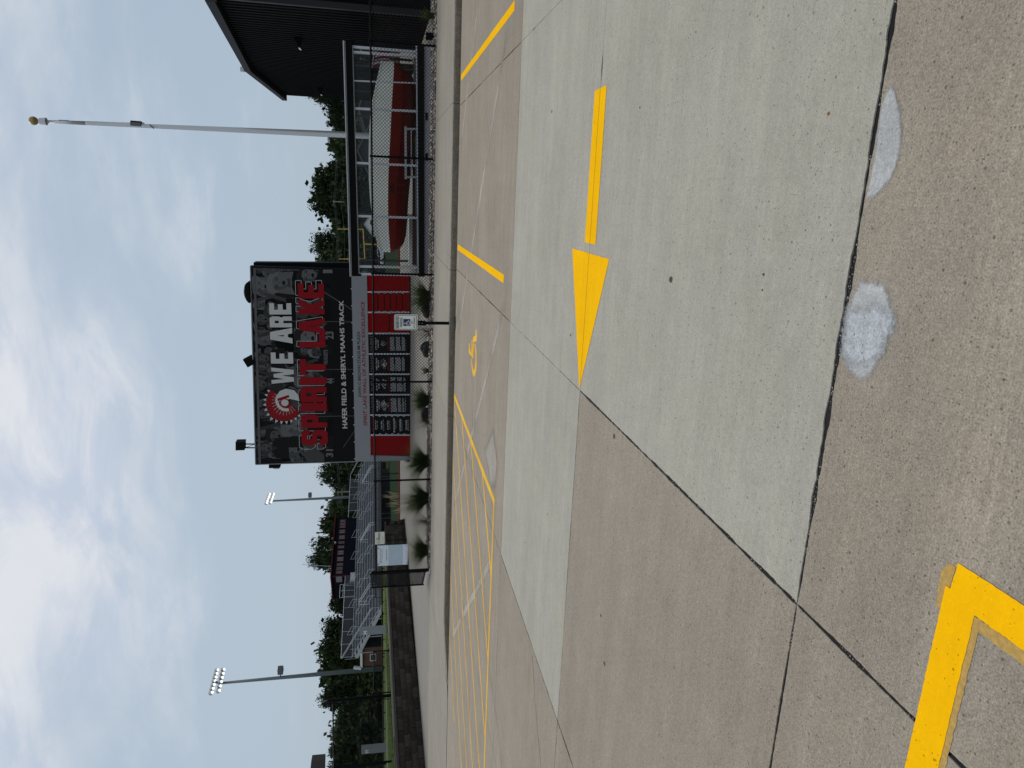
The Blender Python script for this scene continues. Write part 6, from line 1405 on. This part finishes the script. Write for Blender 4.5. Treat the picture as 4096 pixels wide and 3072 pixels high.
# grey padded posts on the lawn
for k, (x0, x1, y0, y1, lab) in enumerate(((1438, 1543, 2505, 2530, 'grey padded post on the lawn in front of the bleachers end'), (1446, 1545, 2977, 3001, 'grey padded post seen through the tall fence mesh at far left'))):
    dep = 37.0; a, b = at(x1, (y0 + y1) / 2, dep), at(x0, (y0 + y1) / 2 + 3, dep); t = thing('padded_post', (a.x, a.y, a.z - .05), lab, 'post', 'grey padded posts')
    w = .155; mb = MB(); mb.box(a.x - w, a.x + w, a.y - w, a.y + w, a.z - .1, b.z); mb.build('pad', mat('grey vinyl pad', (.24, .25, .27), .6, var=.05), t)
    u = Vector((right[0], right[1], 0)).normalized(); c_ = Vector((a.x, a.y - w - .004, a.z + (b.z - a.z) * .77)); m_ = lambda p, q: Vector((c_.x + p, c_.y, c_.z + q))
    mb = MB(); mb.poly([[(-.10, -.09), (-.05, -.09), (-.05, .02), (0, -.05), (.05, .02), (.05, -.09), (.10, -.09), (.10, .10), (.05, .10), (0, .03), (-.05, .10), (-.10, .10)]], m_); mb.build('emblem', M_WHITE, t)
# small buildings beyond
def house(name, P, w, d, h, rh, mw, mr, label, cat, ang=0.0, trim=True, group=None):
    t = thing(name, P, label, cat, group); ca, sa = math.cos(ang), math.sin(ang)
    f = lambda x, y, z: Vector((P.x + x * ca - y * sa, P.y + x * sa + y * ca, P.z + z))
    mb = MB(); mb.hexa([f(x, y, z) for z in (-.3, h) for x, y in ((-w / 2, -d / 2), (w / 2, -d / 2), (w / 2, d / 2), (-w / 2, d / 2))]); mb.quad(f(-w / 2, -d / 2, h), f(w / 2, -d / 2, h), f(0, -d / 2, h + rh)); mb.quad(f(-w / 2, d / 2, h), f(w / 2, d / 2, h), f(0, d / 2, h + rh)); mb.build('wall', mw, t)
    for s_ in (-1, 1):
        o_ = .4; mb = MB(); a = [f(s_ * (w / 2 + o_), -d / 2 - o_, h - rh * o_ / (w / 2)), f(0, -d / 2 - o_, h + rh), f(0, d / 2 + o_, h + rh), f(s_ * (w / 2 + o_), d / 2 + o_, h - rh * o_ / (w / 2))]
        mb.hexa(a + [p + Vector((0, 0, .15)) for p in a]); mb.build('roof', mr, t)
        if trim: mb = MB(); mb.bar(a[0] + Vector((0, 0, .05)), a[1] + Vector((0, 0, .05)), .10, .25); mb.build('barge_board', mat('dull trim', (.10, .10, .10), .8, spec=.02), t)
    for x in (-w * .22, w * .22):
        mb = MB(); fr_ = f(x, -d / 2 - .02, h * .55); ux = Vector((ca, sa, 0)); mb.obb(fr_, ux * .55, Vector((-sa, ca, 0)) * .03, (0, 0, .6)); o = mb.build('window', M_WHITE, t); mb = MB(); mb.obb(fr_ - Vector((-sa, ca, 0)) * .02, ux * .45, Vector((-sa, ca, 0)) * .02, (0, 0, .5)); mb.build('pane', M_DGLASS, o)
    return t
p = at(1520, 2622, 92); p.z = 1.0
br = thing('brick_shed', p, 'small red brick shed with a white roof edge beyond the bleachers end', 'building')
a, b = at(1512, 2661, 92), at(1512, 2560, 92); zt_ = at(1450, 2620, 92).z
mb = MB(); u_ = (b - a).normalized(); bk_ = Vector((-u_.y, u_.x, 0)) * 4
mb.hexa([Vector((*q[:2], z)) for z in (.8, zt_) for q in (a, b, b + bk_, a + bk_)]); mb.build('wall', M_BRICK, br)
mb = MB(); mb.hexa([Vector((*q[:2], z)) for z in (zt_, zt_ + .28) for q in (a - u_ * .2 - bk_ * .08, b + u_ * .2 - bk_ * .08, b + bk_ * 1.05, a + bk_ * 1.05)]); mb.build('roof_edge', M_WHITE, br)
c_ = a.lerp(b, .33); mb = MB(); mb.obb(Vector((c_.x, c_.y, zt_ - 1.35)) - bk_ * .005, u_ * .45, bk_ * .01, (0, 0, .4)); o = mb.build('window', M_WHITE, br); mb = MB(); mb.obb(Vector((c_.x, c_.y, zt_ - 1.35)) - bk_ * .012, u_ * .36, bk_ * .008, (0, 0, .32)); mb.build('pane', M_DGLASS, o)
p = at(1480, 600, 130); p.z = .1; house('house', p, 9, 9, 2.6, 2.2, M_HOUSE, M_ROOF, 'dark grey gabled house seen through the upper glass right of centre', 'house', -.1)
p = at(1480, 470, 140); p.z = .1; house('house', p, 13, 8, 2.8, 2.0, mat('brown siding', (.04, .034, .032), .9, spec=.02), M_ROOF, 'dark brown low house seen through the glass left of the flag', 'house', .25)
p = at(1480, 876, 150); p.z = .1; house('shed', p, 5.2, 9, 2.6, 1.8, M_WHITE, M_ROOF, 'white gabled shed seen through the upper left glass of the case', 'shed', -.2, False)
p = at(1480, 930, 165); p.z = .1; house('shed', p, 11, 8, 2.2, .8, mat('pale siding', (.45, .46, .46), .7), M_ROOF, 'long low pale shed beyond the yellow goal post', 'shed', .1, False)
# goal post
gp = thing('goal_post', at(1490, 975, 110), 'yellow goal post seen beyond the display case', 'goal post')
a, b = at(1453, 917, 110), at(1460, 1036, 110)
mb = MB(); mb.tube(a, b, .075, n=6); mb.build('crossbar', M_YPOST, gp)
for p, x, y in ((a, 1350, 916), (b, 1355, 1036)): mb = MB(); mb.tube(p, at(x, y, 110), .06, n=6); mb.build('upright', M_YPOST, gp)
m_ = a.lerp(b, .5); mb = MB(); mb.tube((m_.x, m_.y, .1), m_, .10, n=8); mb.build('post', M_YPOST, gp)
# parked car
p = at(1478, 1003, 125); p.z = .1; carm = thing('parked_car', p, 'white parked car seen through the left end of the display case', 'car')
prof = [(-2.2, .45), (-2.25, .8), (-2.1, 1.0), (-1.3, 1.05), (-.7, 1.5), (.9, 1.52), (1.6, 1.05), (2.15, .95), (2.25, .7), (2.2, .4)]
mb = MB(); n = len(prof); vs = [(p.x + x, p.y + s_, p.z + z) for s_ in (-.85, .85) for x, z in prof]
mb.add(vs, [tuple(range(n)), tuple(n + k for k in reversed(range(n)))] + [(k, n + k, n + (k + 1) % n, (k + 1) % n) for k in range(n)]); mb.build('body', M_CARW, carm)
mb = MB(); mb.quad((p.x - 1.15, p.y - .86, p.z + 1.08), (p.x + 1.35, p.y - .86, p.z + 1.08), (p.x + .8, p.y - .86, p.z + 1.45), (p.x - .65, p.y - .86, p.z + 1.45)); mb.build('side_window', M_DGLASS, carm)
for x in (-1.35, 1.35):
    for s_ in (-.87, .70): mb = MB(); mb.tube((p.x + x, p.y + s_, p.z + .33), (p.x + x, p.y + s_ + .17, p.z + .33), .33, n=12); mb.build('wheel', M_RUB, carm)
# box loudspeaker at the left picture edge
lb = thing('loudspeaker', at(1300, 3075, 38), 'dark boxy loudspeaker on a pole at the far left edge', 'speaker')
mb = MB(); a = [at(*q, 38) for q in ((1298, 3092), (1299, 3038), (1240, 3094), (1245, 3043))]; e = hor(fwd) * .6
mb.hexa([a[0], a[1], a[1] + e, a[0] + e, a[2], a[3], a[3] + e, a[2] + e]); mb.build('cabinet', mat('dark brown box', (.03, .022, .02), .7), lb)
q = at(1298, 3080, 38.3); mb = MB(); mb.tube((q.x, q.y, 1.0), q, .06, n=8); mb.build('pole', M_BLK, lb)

# ================================================================== TREES
def crown(seed, tall=1.0, spiky=False, n=150, per=84):
    """unit crown: radius 1, from z 0 to 2*tall; leaf clumps on uneven boughs"""
    r = random.Random(seed); mb = MB(); lobes = []
    for k in range(9):
        a = r.uniform(0, 6.283); zz = r.uniform(.25, 1.6); rr_ = r.uniform(.25, .62) * (1 - .35 * abs(zz - .9)); lobes.append(Vector((math.cos(a) * rr_, math.sin(a) * rr_, zz * tall)))
    lobes.append(Vector((0, 0, 1.5 * tall))); lobes.append(Vector((0, 0, .9 * tall)))
    for k in range(n):
        L_ = lobes[k % len(lobes)]; d = Vector((r.gauss(0, 1), r.gauss(0, 1), r.gauss(0, .85) + .15)).normalized()
        c_ = L_ + d * r.uniform(.20, .50); cs = r.uniform(.12, .22)
        for q in range(per):
            p = c_ + Vector((r.gauss(0, 1), r.gauss(0, 1), r.gauss(0, .75))) * cs * .52
            if spiky: p = p + Vector((0, 0, .12 * abs(r.gauss(0, 1))))
            s_ = r.uniform(.024, .048); u = Vector((r.gauss(0, 1), r.gauss(0, 1), r.gauss(0, 1))).normalized(); w = u.orthogonal().normalized(); w = (w * math.cos(q) + u.cross(w) * math.sin(q))
            mb.add([p - u * s_, p + w * s_ * .55, p + u * s_ * (1.4 if spiky else 1), p - w * s_ * .55], [(0, 1, 2, 3)])
    for k in range(900):                                       # leaves deep inside the boughs
        L_ = lobes[k % len(lobes)]; p = L_ + Vector((r.gauss(0, 1), r.gauss(0, 1), r.gauss(0, .8))) * .26; s_ = r.uniform(.07, .14); u = Vector((r.gauss(0, 1), r.gauss(0, 1), r.gauss(0, 1))).normalized(); w = u.orthogonal().normalized()
        mb.add([p - u * s_, p + w * s_ * .8, p + u * s_, p - w * s_ * .8], [(0, 1, 2, 3)])
    return mb, lobes
crowns = []
for k in range(6):
    mb, lobes = crown(k + 40, 1.0, k in (2, 4)); me = mb.mesh('crown', M_LEAF1 if k % 2 == 0 else M_LEAF2)
    tk = MB(); tk.tube((0, 0, -.55), (0.02, 0, .5), .07, .045, n=7, caps=False); tk.tube((0.02, 0, .5), (0, .03, 1.5), .045, .015, n=6, caps=False)
    for L_ in lobes[:8]: tk.tube((0, 0, max(.0, L_.z - .55)), L_, .028, .008, n=5, caps=False)
    crowns.append((me, tk.mesh('trunk', M_BARK)))
def tree(y, xtop, wpx, dep, k, label, zg=.1, low=.18, name='tree', group=None):
    """tree on the sight line of photo row y, top at photo column xtop, crown half width wpx pixels"""
    T = at(xtop, y, dep); h = T.z - zg; R = wpx * (1.34 if 600 < y < 1100 else 1.2) * dep / FPX
    t = thing(name, (T.x, T.y, zg), label, 'tree', group or 'trees around the field')
    me, tk = crowns[k % 6]; zc = low * h; sz = (h - zc) / 2.02
    for nm, m_ in (('crown', me), ('trunk', tk)):
        o = link(nm, m_, t); o.matrix_parent_inverse = Matrix(); o.location = (0, 0, zc); o.scale = (R / .92, R / .92, sz) if nm == 'crown' else (R / .92, R / .92, max(sz, zc / .5)); o.rotation_euler = (0, 0, k * 1.7 + y)
    return t
TR = [ # left of the banner, beyond the bleachers
 (2430, 1318, 62, 118, 0, 'dark round tree just left of the press box'), (2520, 1283, 70, 122, 2, 'tall dark tree left of the press box, second from it'), (2610, 1255, 75, 118, 1, 'tallest dark tree behind the left end of the bleachers'), (2700, 1262, 72, 124, 3, 'wide dark tree behind the nearest light tower'),
 (2560, 1350, 80, 112, 5, 'lower dark tree in front of the tall pair behind the bleachers'),
 (2800, 1300, 60, 100, 4, 'bushy tree right above the standing gate leaf'), (2870, 1332, 56, 92, 5, 'lower bushy tree seen through the tall fence at its right side'), (2935, 1308, 60, 96, 1, 'bushy tree seen through the middle of the tall fence'), (3000, 1298, 56, 98, 3, 'paler bushy tree behind the left padded post'), (3062, 1318, 55, 94, 0, 'bushy tree cut by the left picture edge'), (3130, 1310, 60, 96, 2, 'bushy tree beyond the left picture edge'),
 (2750, 1420, 55, 86, 3, 'low pale shrub beyond the gate leaf, on the right'), (2840, 1440, 52, 80, 1, 'low pale shrub beyond the tall post'), (2930, 1425, 62, 78, 0, 'low broad shrub behind the middle of the tall fence'), (3020, 1432, 55, 80, 5, 'low shrub near the left picture edge'),
 (1885, 1298, 55, 150, 4, 'spiky dark tree next to the left edge of the banner'), (1950, 1322, 60, 150, 2, 'lower spiky tree second left from the banner'), (2030, 1296, 62, 152, 1, 'round tree behind the two utility poles'), (1830, 1310, 60, 150, 3, 'dark tree partly behind the banner left edge'), (2000, 1350, 70, 146, 0, 'low dark tree behind the far light tower foot'),
 (2110, 1262, 58, 135, 3, 'round tree behind the right part of the press box'), (2180, 1243, 52, 132, 2, 'tall pointed tree behind the middle of the press box'), (2245, 1262, 48, 134, 4, 'pointed tree behind the left part of the press box'),
 # right of the banner, behind the boat case
 (1035, 1258, 62, 165, 1, 'airy tree beside the right edge of the banner'), (965, 1238, 68, 168, 2, 'tall airy tree left of the yellow goal post'), (1090, 1290, 50, 165, 0, 'dark tree hidden behind the banner right edge'), (890, 1310, 55, 160, 3, 'lower dark tree between the two tall groups behind the case'),
 (815, 1240, 75, 158, 0, 'largest dark tree behind the wooden pole right of the banner'), (735, 1246, 72, 160, 5, 'large dark tree right of the wooden pole'), (680, 1290, 50, 158, 1, 'dark tree at the right of the large pair'),
 (575, 1296, 50, 150, 3, 'small round tree left of the flagpole'), (500, 1310, 45, 150, 0, 'small dark tree right of the flagpole'), (430, 1292, 50, 150, 2, 'dark tree between the flagpole and the metal building'), (375, 1262, 48, 148, 4, 'tree touching the corner of the metal building'), (320, 1262, 60, 150, 1, 'tree hidden behind the metal building'),
 (770, 1380, 80, 145, 4, 'low wide dark tree under the big pair'), (640, 1395, 70, 142, 2, 'low dark tree between house and big trees'), (920, 1385, 70, 150, 5, 'low dark tree behind the goal post'), (1020, 1380, 60, 150, 3, 'low dark tree by the banner edge'), (520, 1390, 60, 145, 1, 'low dark tree behind the grey house')]
for y, xt, w, dep, k, lab in TR: tree(y, xt, w, dep, k, lab, 1.0 if y > 2380 else .1, low=.06 if (xt > 1345 or y > 2700) else .16)
hd = MB(); rr = random.Random(8)
for k in range(26000):
    y = rr.uniform(-400, 3700); dep = rr.uniform(165, 185) if y < 2400 else rr.uniform(125, 140); p = at(rr.uniform(1395, 1535), y, dep); s_ = rr.uniform(.35, .9); u = Vector((rr.gauss(0, 1), rr.gauss(0, 1), rr.gauss(0, 1))).normalized(); w = u.orthogonal().normalized()
    hd.add([p - u * s_, p + w * s_ * .7, p + u * s_, p - w * s_ * .7], [(0, 1, 2, 3)])
tag(hd.build('far_woodland', M_LEAF1), kind='stuff')
